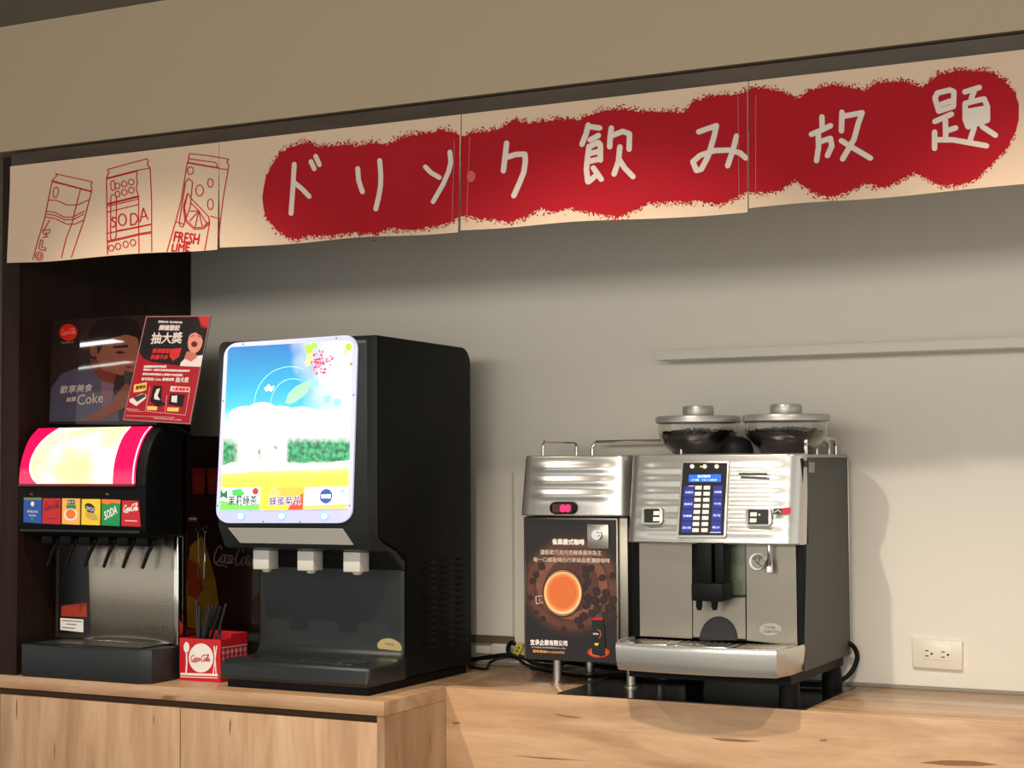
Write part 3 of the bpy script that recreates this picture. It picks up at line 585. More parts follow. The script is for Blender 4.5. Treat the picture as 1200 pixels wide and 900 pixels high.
text(FP2, [('ZERO SUGAR', (185.5, 378), (214, 379), (185.7, 376)), ('掃描登記', (186, 387), (210, 387.2), (187.5, 381)), ('抽大獎', (176.5, 403), (212.5, 402.3), (179, 390))], .0008, mw2, fl, bold=.35)
text(FP2, [('獎項豐富', (178.5, 413.8), (198, 414), (180, 408.5)), ('數量不多', (176.5, 421), (196.5, 421.2), (178, 415.8))], .0008, mr2, fl, bold=.3)
text(FP2, [('活動期間登錄發票即可參加抽獎', (168.5, 431), (195, 431), (169, 428.3)), ('購買任一瓶即可獲得抽獎機會最高獎項', (168, 434.5), (222, 436), (168.5, 432)), ('登錄發票號碼並上傳照片完成登記', (167, 439.5), (214, 441), (167.5, 437)),
    ('即可參加 Coke 週週抽獎', (166, 446), (204, 446.5), (166.5, 442.5)), ('抽大獎', (205.5, 448), (220.5, 448.5), (207, 441.8))], .0008, mw2, fl, bold=.15)
my2 = mat('fl_yellow', srgb(220, 176, 96), .4)
poly('yellow_tag', FP2, [(157.5, 451), (172.5, 448), (171.5, 457), (166, 459), (156.5, 460)], .0008, my2, fl); text(FP2, [('週週抽', (159, 457), (170.5, 455), (159.5, 452.5))], .001, mb2, fl, bold=.15)
poly('white_tag', FP2, [(200.5, 452.5), (223, 454), (222, 459.5), (199.5, 458.5)], .0008, mw2, fl); text(FP2, [('大獎電動車', (201.5, 457.8), (221.5, 458.6), (202, 453.8))], .001, mr2, fl, bold=.2)
poly('prize_box_print', FP2, [(152, 468), (167, 461), (172, 463), (171, 467), (160, 476), (152, 471)], .0008, mw2, fl); poly('prize_box_print', FP2, [(156, 466), (168, 461.5), (172, 464), (161, 471)], .001, mat('fl_dark', srgb(52, 50, 54), .4), fl)
poly('console_print', FP2, [(180, 452), (190, 452.5), (189, 470), (195, 474), (184, 477), (176, 470)], .0008, mb2, fl); poly('console_print', FP2, [(184, 456), (188, 455), (185, 464), (188, 469), (181, 468), (181, 463)], .001, mw2, fl)
poly('scooter_print', FP2, [(200, 461), (217, 462.5), (214, 477), (197, 474)], .0008, mb2, fl); poly('scooter_print', FP2, [(201.5, 464), (208, 463.5), (207.5, 472), (201, 471)], .001, mw2, fl)
for q in ([(173, 476), (185, 476.5), (184, 481), (172.5, 480.5)], [(196.5, 477.5), (210, 478), (209.5, 482.5), (196, 482)]): poly('price_tag', FP2, q, .0012, my2, fl)
strokes('rule_line', FP2, [[(176, 453), (170.5, 482), (217.5, 486.5), (223, 456)], [(196, 463), (193.5, 483)], [(148, 487), (205, 489.5)], [(150, 481.5), (168, 482.5)]], .35, .0009, mw2, fl, 0)
text(FP2, [('活動詳情請見官方網站公告說明', (180, 490.8), (213, 493.2), (180.2, 489.2)), ('限量贈品送完為止', (148.5, 480), (163, 480.8), (148.7, 478.6))], .0009, mw2, fl)

# ================================================================ red caddy and straws
BX0, BX1, BY0, BY1 = -2.733, -2.603, 3.447, 3.560
cd_ = thing('straw_box', 'small red card box with white plate, spoon and chopsticks print, holding black straws', 'box', (-2.668, 3.50, ZC))
m_bx = mat('red_card', srgb(196, 18, 34), .5)
box('front_wall', BX0, BX1, BY0, BY0+.002, ZC+.0005, 1.008, m_bx, cd_)
box('floor_card', BX0+.002, BX1-.002, BY0+.002, BY1-.002, ZC+.0005, .904, m_bx, cd_)
box('side_wall', BX0, BX0+.002, BY0+.002, BY1-.002, ZC+.0005, 1.008, m_bx, cd_)
bm = bmesh.new(); a = []
pr = [(BY0+.002, .9005), (BY1, .9005), (BY1, 1.018), (BY0+.045, 1.018), (BY0+.040, 1.008), (BY0+.002, 1.008)]
prism_x(bm, pr, BX1-.002, BX1); mkbm('side_wall', bm, m_bx, cd_)
box('back_wall', BX0, BX1-.002, BY1-.002, BY1, ZC+.0005, 1.018, m_bx, cd_)
FXB = FY(BY0)
Z7 = lambda L: [(200+x/7.5, 690+y/7.5) for x, y in L]
poly('plate_print', FXB, Z7(ell(268, 608, 108, 128, 36)), .0004, m_wht, cd_)
poly('spoon_print', FXB, Z7(ell(140, 515, 25, 48, 20)), .0004, m_wht, cd_)
strokes('spoon_print', FXB, [Z7([(140, 555), (142, 650), (136, 735)])], 1.7, .0004, m_wht, cd_)
strokes('chopstick_print', FXB, [Z7([(383, 505), (400, 745)]), Z7([(404, 505), (375, 745)])], 1.2, .0004, m_wht, cd_)
strokes('stripe_print', FXB, [Z7([(88, 748), (415, 758)])], 2.6, .0004, m_wht, cd_, 0); strokes('stripe_print', FXB, [Z7([(88, 772), (415, 784)])], 1.0, .0004, m_wht, cd_, 0)
logo(FXB, Z7([(172, 645)])[0], Z7([(352, 650)])[0], Z7([(182, 572)])[0], .0008, m_red, cd_, .9)
FXS = FX(BX1); m_dm = mat('dusty_pink_print', srgb(200, 160, 165), .5)
for i in range(6):
    cx, cy = 462+i*38, 562-i*6
    for k in (0, 1): poly('diamond_print', FXS, Z7([(cx, cy-30+k*55), (cx+15, cy+k*55), (cx, cy+28+k*55), (cx-15, cy+k*55)]), .0006, m_dm, cd_)
strokes('stripe_print', FXS, [Z7([(443, 520), (672, 488)])], 1.6, .0006, m_dm, cd_, 0)
m_str = mat('straw_black', (.02, .02, .022, 1), .22); random.seed(11)
tops = [(252, 150, 248, 430), (262, 160, 262, 430), (318, 150, 275, 430), (378, 145, 300, 430), (405, 140, 312, 430), (415, 150, 322, 430), (436, 155, 352, 430), (442, 165, 365, 430), (345, 150, 288, 430), (488, 130, 405, 430), (440, 330, 434, 430), (228, 100, 235, 430), (240, 95, 242, 430), (372, 135, 330, 430)]
for i, (tx, ty, bx_, by) in enumerate(tops):
    y = 3.462+.006*(i % 8)
    F_ = FY(y); t_ = F_.hit(200+tx/7.5, 690+ty/7.5); b_ = F_.hit(200+bx_/7.5, 690+by/7.5); dd = (t_-b_); b2 = b_-dd*((b_.z-.906)/dd.z)
    b2.x = max(BX0+.008, min(BX1-.008, b2.x))
    bm = bmesh.new(); tube(bm, [b2, t_], .0028, 8); s_ = mkbm('straw', bm, m_str, None, True, 40)
    tag(s_, 'thin black straw standing in the small red box', 'straw', 'black straws in the red box')

# ================================================================ tea dispenser
TX0, TX1 = -2.557, -2.120
td = thing('tea_dispenser', 'tall charcoal drink dispenser with bright landscape screen and three white nozzles', 'drink dispenser', (-2.34, 3.6, ZC))
def arc(cy, cz, r, a0, a1, n=8): return [(cy+r*math.cos(math.radians(a0+(a1-a0)*i/n)), cz+r*math.sin(math.radians(a0+(a1-a0)*i/n))) for i in range(n+1)]
bm = bmesh.new()
prism_x(bm, [(3.424, 1.277)]+[(3.424, 1.762)]+arc(3.848, 1.712, .045, 90, 0)[0:]+[(3.893, .925), (3.56, .925), (3.56, 1.185), (3.556, 1.198), (3.545, 1.216), (3.53, 1.231), (3.51, 1.243), (3.486, 1.252), (3.460, 1.261), (3.438, 1.272)], TX0+.004, TX1-.001, .004)
mkbm('body', bm, m_black, td, True)
bm = bmesh.new()
fp = [(3.4225, 1.280), (3.4225, 1.760)]+arc(3.398, 1.742, .026, 90, 180, 5)+[(3.372, 1.305), (3.374, 1.296), (3.398, 1.250), (3.44, 1.238)]
fp = fp+[(3.515, 1.236), (3.5455, 1.20), (3.558, 1.18)]
prism_x(bm, [(3.4225, 1.280), (3.4225, 1.757)]+arc(3.398, 1.736, .024, 85, 180, 5)+[(3.374, 1.300), (3.402, 1.246), (3.4225, 1.240), (3.47, 1.239), (3.5575, 1.18), (3.551, 1.198), (3.541, 1.213), (3.526, 1.227), (3.508, 1.238), (3.484, 1.247), (3.458, 1.256), (3.436, 1.268)], TX0, TX1, .003)
mkbm('front_fascia', bm, m_char, td, True)
# column face and curved drip tray
bm = bmesh.new(); col = [(3.5585, 1.235), (3.5440, 1.235), (3.5440, 1.02)]+arc(3.512, 1.002, .032, 0, -80, 6)+[(3.50, .9685), (3.41, .9705)]+arc(3.404, .951, .020, 90, 180, 6)[1:]+[(3.378, .930), (3.388, .9205), (3.5585, .9205)]
prism_x(bm, col, TX0, TX1, .010); mkbm('column_and_tray', bm, m_char, td, True)
box('drip_grate', TX0+.05, TX1-.06, 3.405, 3.492, .9695, .9712, mat('grate_grey', (.035, .038, .038, 1), .25, .3), td, bev=.0005)
for i in range(3): box('grate_slot', TX0+.11+i*.11, TX0+.114+i*.11, 3.412, 3.487, .9713, .9719, m_steel, td)
box('plinth', TX0+.012, TX1-.012, 3.40, 3.88, ZC+.0005, .9202, m_black, td)
FT = FY(3.372)
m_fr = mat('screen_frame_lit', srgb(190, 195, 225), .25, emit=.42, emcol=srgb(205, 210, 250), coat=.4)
frame_q = [(264.5, 402.5), (420.5, 392), (413.5, 613), (254, 613)]
def rq(q, r, k=6): return quadmap(q, [(x, y) for x, y in rrect2(r, k)])
def rrect2(r, k):
    rx, ry = r, r*.74; o = []
    for cx, cy, a0 in ((1-rx, ry, -90), (1-rx, 1-ry, 0), (rx, 1-ry, 90), (rx, ry, 180)):
        for i in range(k+1): a = math.radians(a0+90*i/k); o.append((cx+rx*math.cos(a), cy+ry*math.sin(a)))
    return o
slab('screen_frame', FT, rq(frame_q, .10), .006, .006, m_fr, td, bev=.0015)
pic = [(269, 407.3), (415, 398.7), (409.5, 596.5), (260.5, 596.5)]
# picture on the backlit screen
m_sc = bpy.data.materials.new('backlit_landscape'); m_sc.use_nodes = True; nt = m_sc.node_tree; b_ = nt.nodes['Principled BSDF']; L_ = nt.links.new
tc = nt.nodes.new('ShaderNodeTexCoord'); sp = nt.nodes.new('ShaderNodeSeparateXYZ'); L_(tc.outputs['Object'], sp.inputs[0])
def mr(inp, a, b):
    n = nt.nodes.new('ShaderNodeMapRange'); n.inputs[1].default_value = a; n.inputs[2].default_value = b; L_(inp, n.inputs[0]); return n.outputs[0]
def mth(op, a, b=None):
    n = nt.nodes.new('ShaderNodeMath'); n.operation = op
    for i, x in enumerate((a, b)):
        if x is None: continue
        if isinstance(x, (int, float)): n.inputs[i].default_value = x
        else: L_(x, n.inputs[i])
    return n.outputs[0]
def noi(s, d=2):
    n = nt.nodes.new('ShaderNodeTexNoise'); n.inputs['Scale'].default_value = s; n.inputs['Detail'].default_value = d; L_(tc.outputs['Object'], n.inputs['Vector']); return n.outputs['Fac']
def mixc(f, a, b):
    n = nt.nodes.new('ShaderNodeMix'); n.data_type = 'RGBA'
    if isinstance(f, float): n.inputs[0].default_value = f
    else: L_(f, n.inputs[0])
    for i, x in ((6, a), (7, b)):
        if isinstance(x, tuple): n.inputs[i].default_value = x
        else: L_(x, n.inputs[i])
    return n.outputs[2]
z = mr(sp.outputs['Z'], 1.344-ZC, 1.757-ZC); x = mr(sp.outputs['X'], -2.545+2.34, -2.160+2.34)
zn = mth('ADD', z, mth('MULTIPLY', mth('SUBTRACT', noi(14), .5), .10))
rp = nt.nodes.new('ShaderNodeValToRGB'); L_(zn, rp.inputs[0]); cr = rp.color_ramp
cr.elements[0].position = 0; cr.elements[0].color = srgb(235, 235, 90); cr.elements[1].position = 1; cr.elements[1].color = srgb(0, 120, 205)
for p, c in ((.16, srgb(245, 235, 70)), (.21, srgb(250, 245, 110)), (.245, srgb(255, 255, 235)), (.42, srgb(255, 255, 255)), (.52, srgb(225, 252, 255)), (.60, srgb(70, 215, 235)), (.72, srgb(0, 185, 228)), (.86, srgb(0, 155, 218))):
    e = cr.elements.new(p); e.color = c
colr = rp.outputs[0]
grn = mixc(mr(noi(90, 3), .4, .62), srgb(0, 112, 66), srgb(70, 200, 130))
zb = mth('ADD', z, mth('MULTIPLY', mth('SUBTRACT', noi(45), .5), .05))
band = mth('MULTIPLY', mr(zb, .262, .275), mr(zb, .43, .38)); side = mth('MAXIMUM', mr(x, .50, .54), mr(x, .17, .10)); mid = mth('MULTIPLY', mr(noi(30), .54, .60), .8)
colr = mixc(mth('MULTIPLY', band, mth('MAXIMUM', side, mid)), colr, grn)
hot = mth('MULTIPLY', mr(mth('ADD', mth('ADD', x, mth('MULTIPLY', noi(12), .35)), mth('MULTIPLY', z, .30)), 1.0, 1.28), mr(z, .38, .50)); colr = mixc(hot, colr, (1, 1, 1, 1))
L_(colr, b_.inputs['Emission Color']); b_.inputs['Emission Strength'].default_value = 1.15; b_.inputs['Base Color'].default_value = (.05, .05, .05, 1); b_.inputs['Roughness'].default_value = .2
slab('picture', FT, rq(pic, .04), .0068, .0006, m_sc, td)
E_ = lambda n, r, g, b, s=1.0: mat(n, srgb(r, g, b), .3, emit=s, emcol=srgb(r, g, b))
Z3 = lambda L: [(240+x/3.75, 380+y/3.75) for x, y in L]
wl = E_('glow_white', 255, 255, 255, 1.15)
tree = []
for (x0, y0, rx, ry) in ((190, 400, 75, 40), (260, 385, 70, 42), (340, 400, 80, 40), (430, 405, 80, 42), (510, 420, 85, 45), (580, 430, 60, 50), (300, 430, 180, 45), (480, 450, 150, 50)):
    poly('cloud_tree', FT, [p for p in Z3(ell(x0, y0, rx, ry, 20))], .0070, wl, td)
for (x0, x1) in ((175, 225), (250, 300), (325, 370)): poly('trunk', FT, Z3([(x0, 470), (x1, 470), (x1-5, 612), (x0+5, 612)]), .0073, E_('glow_trunk', 255, 240, 205, 1.1), td)
poly('sand_bank', FT, Z3([(83, 622), (200, 608), (300, 620), (372, 605), (400, 622), (520, 620), (600, 605), (646, 598), (645, 628), (400, 640), (82, 655)]), .0075, E_('glow_cream', 255, 255, 225, 1.1), td)
strokes('dial_ring', FT, [Z3(ell(385, 355, 160, 168, 40, 180, 290)), Z3(ell(395, 355, 98, 115, 30, 180, 290))], .55, .0071, E_('glow_pale_blue', 170, 240, 255, 1.0), td, 0)
poly('leaf_print', FT, Z3([(362, 345), (375, 305), (410, 272), (470, 245), (472, 275), (450, 310), (400, 345), (375, 352)]), .0074, E_('glow_leaf', 140, 225, 160, 1.0), td)
random.seed(5)
for _ in range(64):
    a = random.gauss(513, 22), random.gauss(163, 22); poly('flower_print', FT, Z3(ell(a[0], a[1], random.uniform(3, 6.5), random.uniform(3, 6.5), 7)), .0076+_*1e-6, E_('glow_pink%d' % (_ % 3), (225, 245, 205)[_ % 3], (60, 120, 40)[_ % 3], (85, 140, 75)[_ % 3], 1.0), td)
for cx, cy, r, c in ((465, 110, 18, 0), (470, 145, 14, 1), (490, 95, 12, 0), (640, 100, 14, 0), (625, 120, 10, 1), (650, 175, 6, 2), (462, 170, 12, 1)):
    poly('petal_print', FT, Z3(ell(cx, cy, r, r*1.2, 12)), .0077, (E_('glow_lime', 150, 225, 60, 1.0), E_('glow_lemon', 225, 250, 130, 1.0), E_('glow_coral', 240, 110, 80, 1.0))[c], td)
for cx, cy in ((545, 330), (590, 345), (490, 262)): poly('sky_gap_print', FT, Z3([(cx-18, cy-14), (cx+15, cy-18), (cx+18, cy+12), (cx-14, cy+18)]), .0077, E_('glow_aqua', 130, 232, 236, 1.0), td)
poly('bird_print', FT, Z3([(268, 284), (284, 280), (290, 264), (298, 276), (314, 272), (308, 288), (298, 298), (290, 288), (280, 296)]), .0078, wl, td)
# flavour windows
c1 = [(261.3, 571.5), (307.6, 570.8), (306.5, 597), (260.6, 597.6)]; c2 = [(311, 571.5), (358, 571), (357, 597), (310, 597.6)]; c3 = [(359.5, 571), (410.3, 569.8), (409.3, 596), (358.5, 597)]
tcards = []
for q, mm in ((c1, E_('glow_white2', 250, 252, 250, .9)), (c2, E_('glow_orange', 250, 168, 70, .9)), (c3, E_('glow_white3', 246, 248, 255, .95))): slab('flavour_window', FT, q, .0086, .0008, mm, td)
poly('print', FT, quadmap(c1, [(0, .55), (.3, .72), (.6, .8), (1, .74), (1, 1), (0, 1)]), .0089, E_('glow_green', 110, 200, 80, .85), td)
poly('print', FT, quadmap(c1, [(.28, .1), (.5, .06), (.62, .3), (.5, .4), (.3, .36)]), .0089, E_('glow_green2', 70, 180, 80, .8), td)
poly('print', FT, quadmap(c1, [(.0, .05), (.07, .25), (.16, .1), (.12, .35), (.18, .5), (.06, .4), (0, .5)]), .0089, E_('glow_dgreen', 20, 110, 60, .7), td)
poly('print', FT, quadmap(c1, ell(.88, .18, .08, .15, 14)), .009, E_('glow_red', 215, 40, 50, .85), td)
text(FT, [('茉莉綠茶', quadmap(c1, [(.2, .80)])[0], quadmap(c1, [(.93, .78)])[0], quadmap(c1, [(.2, .38)])[0])], .0092, E_('ink_navy', 40, 70, 80, .35), td, bold=.2)
poly('print', FT, quadmap(c2, [(0, .1), (.18, 0), (.3, .5), (.65, .86), (.62, 1), (0, 1)]), .0089, E_('glow_yellow', 255, 225, 60, .9), td)
poly('print', FT, quadmap(c2, [(1, .25), (1, 1), (.64, 1), (.7, .75)]), .0089, E_('glow_red2', 232, 70, 50, .85), td)
poly('print', FT, quadmap(c2, ell(.28, .28, .16, .26, 14)), .009, E_('glow_peach', 250, 180, 110, .9), td)
text(FT, [('蜂蜜菊花', quadmap(c2, [(.16, .80)])[0], quadmap(c2, [(.95, .78)])[0], quadmap(c2, [(.16, .42)])[0])], .0091, wl, td, bold=.45)
text(FT, [('蜂蜜菊花', quadmap(c2, [(.16, .80)])[0], quadmap(c2, [(.95, .78)])[0], quadmap(c2, [(.16, .42)])[0])], .0094, E_('ink_purple', 60, 50, 150, .5), td, bold=.2)
poly('print', FT, quadmap(c3, ell(.5, .42, .15, .33, 22)), .009, E_('glow_royal', 50, 80, 160, .7), td)
text(FT, [('WATER', quadmap(c3, [(.38, .52)])[0], quadmap(c3, [(.62, .52)])[0], quadmap(c3, [(.38, .34)])[0])], .0092, wl, td, bold=.2)
poly('print', FT, quadmap(c3, [(0, .82), (1, .78), (1, 1), (0, 1)]), .009, E_('glow_tan', 225, 180, 110, .8), td)
poly('print', FT, quadmap(c3, ell(.88, .2, .05, .09, 12)), .009, E_('glow_aqua', 0, 0, 0), td)
for i in range(12): poly('dot_print', FT, quadmap(c3, ell((.08, .1, .2, .22, .3, .72, .76, .68, .84, .92, .14, .9)[i], (.2, .5, .3, .65, .15, .35, .6, .68, .5, .62, .72, .4)[i], .008, .016, 6)), .009, E_('dotb', 90, 110, 150, .4), td)
for i, u in enumerate((284, 332, 382)):                               # lit touch buttons
    bt = slab('touch_button', FT, ell(u, 604.4, 5.2, 5.0, 24), .0072, .0008, E_('button_ring', 120, 165, 250, .95), td)
    poly('button_glow', FT, ell(u, 604.6, 4.0, 3.8, 18), .0076, E_('button_mid', 175, 205, 255, 1.0), td)
    poly('button_icon', FT, [(u-2, 602), (u+2.4, 605), (u+1.2, 607.5), (u-2.6, 607)], .0079, E_('button_icon', 225, 250, 255, 1.5), td)
for u, v in ((287, 403.5), (396, 396.5), (263.5, 470), (416.3, 463), (257, 592.5), (411.5, 592.5), (310.5, 611.3), (353.5, 611.3)): poly('screw', FT, ell(u, v, .8, 1.0, 8), .0074, mat('screw_dark', (.1, .1, .12, 1), .4), td)
# pale trim under the screen (lies on the sloping chin)
FC = plane3(Vector((-2.3, 3.374, 1.300)), Vector((-2.5, 3.374, 1.300)), Vector((-2.3, 3.402, 1.246)))
slab('chin_trim', FC, [(268, 618.5), (402, 619.5), (414.5, 638), (282, 635.5)], .0025, .002, mat('pale_grey_trim', (.48, .47, .44, 1), .4), td)
for i, (u, v) in enumerate(((311, 653), (363, 653), (417, 653))):
    p = FY(3.445).hit(u, v)
    nb = box('nozzle_block', p.x-.024, p.x+.024, 3.425, 3.468, 1.190, 1.2385, m_white, td, bev=.0025)
    bm = bmesh.new(); lathe(bm, p.x+.004, 3.446, [(.012, 1.191), (.011, 1.185), (.006, 1.182)], 20); mkbm('spout', bm, m_white, td, True)
bm = bmesh.new(); n_ = 20; FBd = FY(3.5405)
bd = ell(456, 757, 15, 8.5, 20, 180, 360); slab('gold_badge', FY(3.5435), [(u, v+.12*(u-456)) for u, v in ell(457, 758.5, 14.5, 10.5, 20, 180, 360)]+[(470, 763), (444, 760)], .002, .002, mat('gold', (.62, .48, .22, 1), .3, .8), td)
text(FY(3.5435), [('COOL', (452, 755.5), (463, 757), (452, 753))], .0024, m_blk, td)
for i in range(14):                                                    # louvres in the right flank
    for j, (a, b) in enumerate(((3.63, 3.70), (3.725, 3.79), (3.81, 3.868))):
        z0 = 1.200-i*.0165
        box('louvre', TX1-.0012, TX1+.0018, a, b, z0, z0+.005, m_black, td, bev=.0008, seg=1)

# ================================================================ milk cooler with cup warmer lid
KX0, KX1, KY0, KY1 = -1.893, -1.612, 3.755, 4.02
mk_ = thing('milk_cooler', 'narrow silver milk cooler with coffee cup picture on the door, left of the coffee machine', 'cooler', (-1.75, 3.88, ZC))
box('body', KX0, KX1, KY0, KY1, .962, 1.318, m_steelv, mk_, bev=.003)
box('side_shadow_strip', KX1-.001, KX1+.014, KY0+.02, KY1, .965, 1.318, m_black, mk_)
def ridged(x0, x1, z0, z1, yf, back, ridges, amp, nx=60, nz=90, rc=.028, lean=.0, taper=0, fade=.16, sig=.0095):
    """bowed front shell with horizontal ridges that die out towards its ends"""
    bm = bmesh.new(); g = []
    for j in range(nz+1):
        t = j/nz; z = z0+(z1-z0)*t; row = []; xa = x0+taper*(t); xb = x1-taper*(t)
        for i in range(nx+1):
            # arc-length-like parameter with rounded ends
            s = i/nx; k = 7
            if i <= k: a = (1-i/k)*PI/2; x = xa+rc-rc*math.sin(a); y = rc*(1-math.cos(a))
            elif i >= nx-k: a = (1-(nx-i)/k)*PI/2; x = xb-rc+rc*math.sin(a); y = rc*(1-math.cos(a))
            else: x = xa+rc+(xb-xa-2*rc)*(i-k)/(nx-2*k); y = 0
            u = (x-xa)/(xb-xa); win = max(0, min(1, (u-fade*.35)/fade))*max(0, min(1, (1-u-fade*.35)/fade)); win = win*win*(3-2*win)
            y -= .012*(1-(2*u-1)**2)
            rl = 0
            for zc_ in ridges: rl += math.exp(-((z-zc_)/sig)**2)
            y -= amp*rl*win
            e = min(t, 1-t)*(z1-z0); y += .004*max(0, 1-e/.004)**2
            row.append(bm.verts.new((x, yf+lean*(z-z0)+y, z)))
        g.append(row)
    for j in range(nz):
        for i in range(nx): bm.faces.new((g[j][i], g[j][i+1], g[j+1][i+1], g[j+1][i]))
    bk = [[bm.verts.new((x0+taper*t, back, z0+(z1-z0)*t)), bm.verts.new((x1-taper*t, back, z0+(z1-z0)*t))] for t in (0, 1)]
    bm.faces.new([bk[0][0]]+g[0]+[bk[0][1]]); bm.faces.new([bk[1][0]]+g[nz]+[bk[1][1]])
    bm.faces.new([bk[0][0], bk[1][0]]+[g[j][0] for j in range(nz, -1, -1)]); bm.faces.new([bk[0][1], bk[1][1]]+[g[j][nx] for j in range(nz, -1, -1)])
    bm.faces.new((bk[0][0], bk[0][1], bk[1][1], bk[1][0])); return bm
bm = ridged(KX0-.006, KX1+.012, 1.3205, 1.470, 3.728, 4.00, [1.372, 1.405, 1.438], .0045, nz=110, lean=.13, taper=.004, fade=.20, sig=.012)
mkbm('top_cover', bm, m_silver, mk_, True, 50)
FK = FY(3.7155)
bz = slab('display_bezel', FK, rrect(644.5, 588, 676.5, 602.6, 6.8), .003, .006, m_black, mk_, bev=.001)
poly('digital_display', FK, [(648, 590.5), (671, 590.5), (671, 600.5), (648, 600.5)], .0035, mat('display_off', srgb(70, 10, 25), .2), mk_)
text(FK, [('88', (657.5, 599.3), (668.5, 599.3), (657.8, 591.8))], .004, mat('led_red', srgb(255, 30, 90), .3, emit=1.6, emcol=srgb(255, 30, 90)), mk_, bold=.8)
bm = bmesh.new()
tube(bm, [(KX0+.035, 3.79, 1.465), (KX0+.035, 3.79, 1.495), (KX0+.035, 3.80, 1.505), (KX0+.035, 3.98, 1.505), (KX0+.035, 3.99, 1.495), (KX0+.035, 3.99, 1.465)], .0038, 8); mkbm('cup_rail', bm, m_chrome, mk_, True)
bm = bmesh.new(); xr_ = FY(3.985).hit(694, 520).x
tube(bm, [(xr_, 3.985, 1.465), (xr_, 3.985, 1.492), (xr_+.012, 3.985, 1.506), (xr_+.10, 3.985, 1.507), (KX1+.05, 3.985, 1.507)], .0038, 8); mkbm('cup_rail', bm, m_chrome, mk_, True)
for x, y in ((-1.815, 3.775), (-1.620, 3.785), (-1.818, 3.975), (-1.625, 3.985)):
    bm = bmesh.new(); z0 = ZC+(.002 if x > -1.7 else .0005); lathe(bm, x, y, [(.017, z0), (.017, ZC+.006), (.011, ZC+.009), (.011, .963)], 20); mkbm('foot', bm, m_steel, mk_, True)
# door with printed picture
dr = box('door', KX0+.002, KX1-.022, 3.744, 3.7545, .964, 1.316, m_steelv, mk_, bev=.001)
FD = FY(3.744); Z4 = lambda L: [(600+x/4.091, 600+y/4.091) for x, y in L]
poly('door_picture', FD, Z4([(66, 34), (500, 38), (503, 725), (68, 702)]), .0008, mat('picture_black', srgb(28, 22, 22), .3, vary=.2), mk_)
def ringtex(name, c_in, c_out, s=40): return mat(name, srgb(*c_in), .35, vary=.45, vscale=(s, s, s))
for k, (r, c) in enumerate(((1, (46, 28, 22)), (.93, (68, 40, 30)), (.86, (94, 54, 40)), (.72, (76, 42, 32)), (.68, (122, 74, 54)), (.52, (82, 46, 34)))):
    e = [(min(501, max(68, x)), min(600, max(90, y))) for x, y in ell(288, 350, 250*r, 245*r, 44)]
    poly('table_print', FD, Z4(e), .0010+k*.0002, ringtex('wood_ring%d' % k, c, c), mk_)
rb = random.Random(4)
beans = [(380, 270, 18), (355, 300, 18), (435, 315, 17), (484, 305, 16), (365, 335, 18), (345, 365, 18), (408, 380, 20), (452, 388, 19), (400, 425, 22), (440, 420, 18), (485, 420, 18), (365, 410, 18), (360, 445, 20), (410, 465, 20), (470, 460, 22), (445, 495, 16), (385, 485, 18), (145, 260, 17), (118, 300, 15), (100, 330, 15), (345, 500, 20), (320, 520, 18), (490, 500, 15), (350, 270, 14), (90, 410, 12), (150, 510, 12), (120, 480, 10), (250, 560, 12), (330, 545, 14)]
for i, (x, y, r) in enumerate(beans):
    poly('bean_print', FD, Z4(ell(x, y, r, r*1.15, 12, rot=rb.uniform(0, 180))), .0024+i*1e-5, mat('bean_dark', srgb(38, 20, 16), .3), mk_)
    strokes('bean_crease', FD, [Z4([(x-r*.5, y-r*.6), (x, y), (x+r*.3, y+r*.7)])], .35, .0028, mat('bean_crease', srgb(92, 56, 44), .4), mk_, 0)
for k, (rx, ry, c) in enumerate(((98, 116, (34, 20, 16)), (92, 110, (190, 130, 90)), (88, 105, (40, 24, 20)), (88, 102, (252, 214, 160)), (82, 94, (246, 172, 104)), (76, 87, (234, 132, 66)), (66, 76, (220, 112, 50)))):
    poly('cup_print', FD, Z4(ell(246, 388-(k > 3)*3, rx, ry, 40)), .0032+k*.00012, mat('cup%d' % k, srgb(*c), .35, vary=.08, vscale=(40, 40, 40)), mk_)
strokes('cup_handle_print', FD, [Z4([(150, 402), (118, 405), (120, 440), (152, 432)]), Z4([(135, 415), (135, 428)])], .8, .0042, mat('cup_pale', srgb(226, 200, 180), .4), mk_, 0)
poly('glow_print', FD, Z4(ell(418, 672, 54, 26, 24)), .0032, mat('ember', srgb(176, 58, 26), .4), mk_); poly('glow_print', FD, Z4(ell(418, 674, 42, 17, 24)), .0034, mat('ember2', srgb(230, 96, 48), .4), mk_)
poly('pack_print', FD, Z4([(386, 515), (442, 518), (452, 685), (430, 692), (386, 680)]), .0036, m_blk, mk_); poly('pack_print', FD, Z4([(386, 505), (440, 505), (436, 518), (390, 517)]), .0038, m_red, mk_)
strokes('pack_line_print', FD, [Z4([(412, 562), (427, 572), (430, 588), (420, 605)])], .6, .0040, m_org, mk_, 0); poly('pack_print', FD, Z4([(398, 628), (420, 628), (414, 640), (400, 638)]), .0040, m_yel, mk_)
text(FD, [('mio', Z4([(392, 587)])[0], Z4([(418, 588)])[0], Z4([(392, 577)])[0])], .0042, m_wht, mk_, bold=.1)
text(FD, [('雀巢義式咖啡', Z4([(196, 155)])[0], Z4([(350, 158)])[0], Z4([(196, 128)])[0])], .0042, m_wht, mk_, bold=.35)
text(FD, [('濃郁柔巧克巧克榛果風味為主', Z4([(138, 204)])[0], Z4([(432, 208)])[0], Z4([(138, 180)])[0]), ('每一口都能喝出行家級品質濃醇咖啡', Z4([(106, 238)])[0], Z4([(472, 244)])[0], Z4([(106, 216)])[0])], .0042, mat('dim_white', srgb(206, 190, 178), .5), mk_, bold=.1)
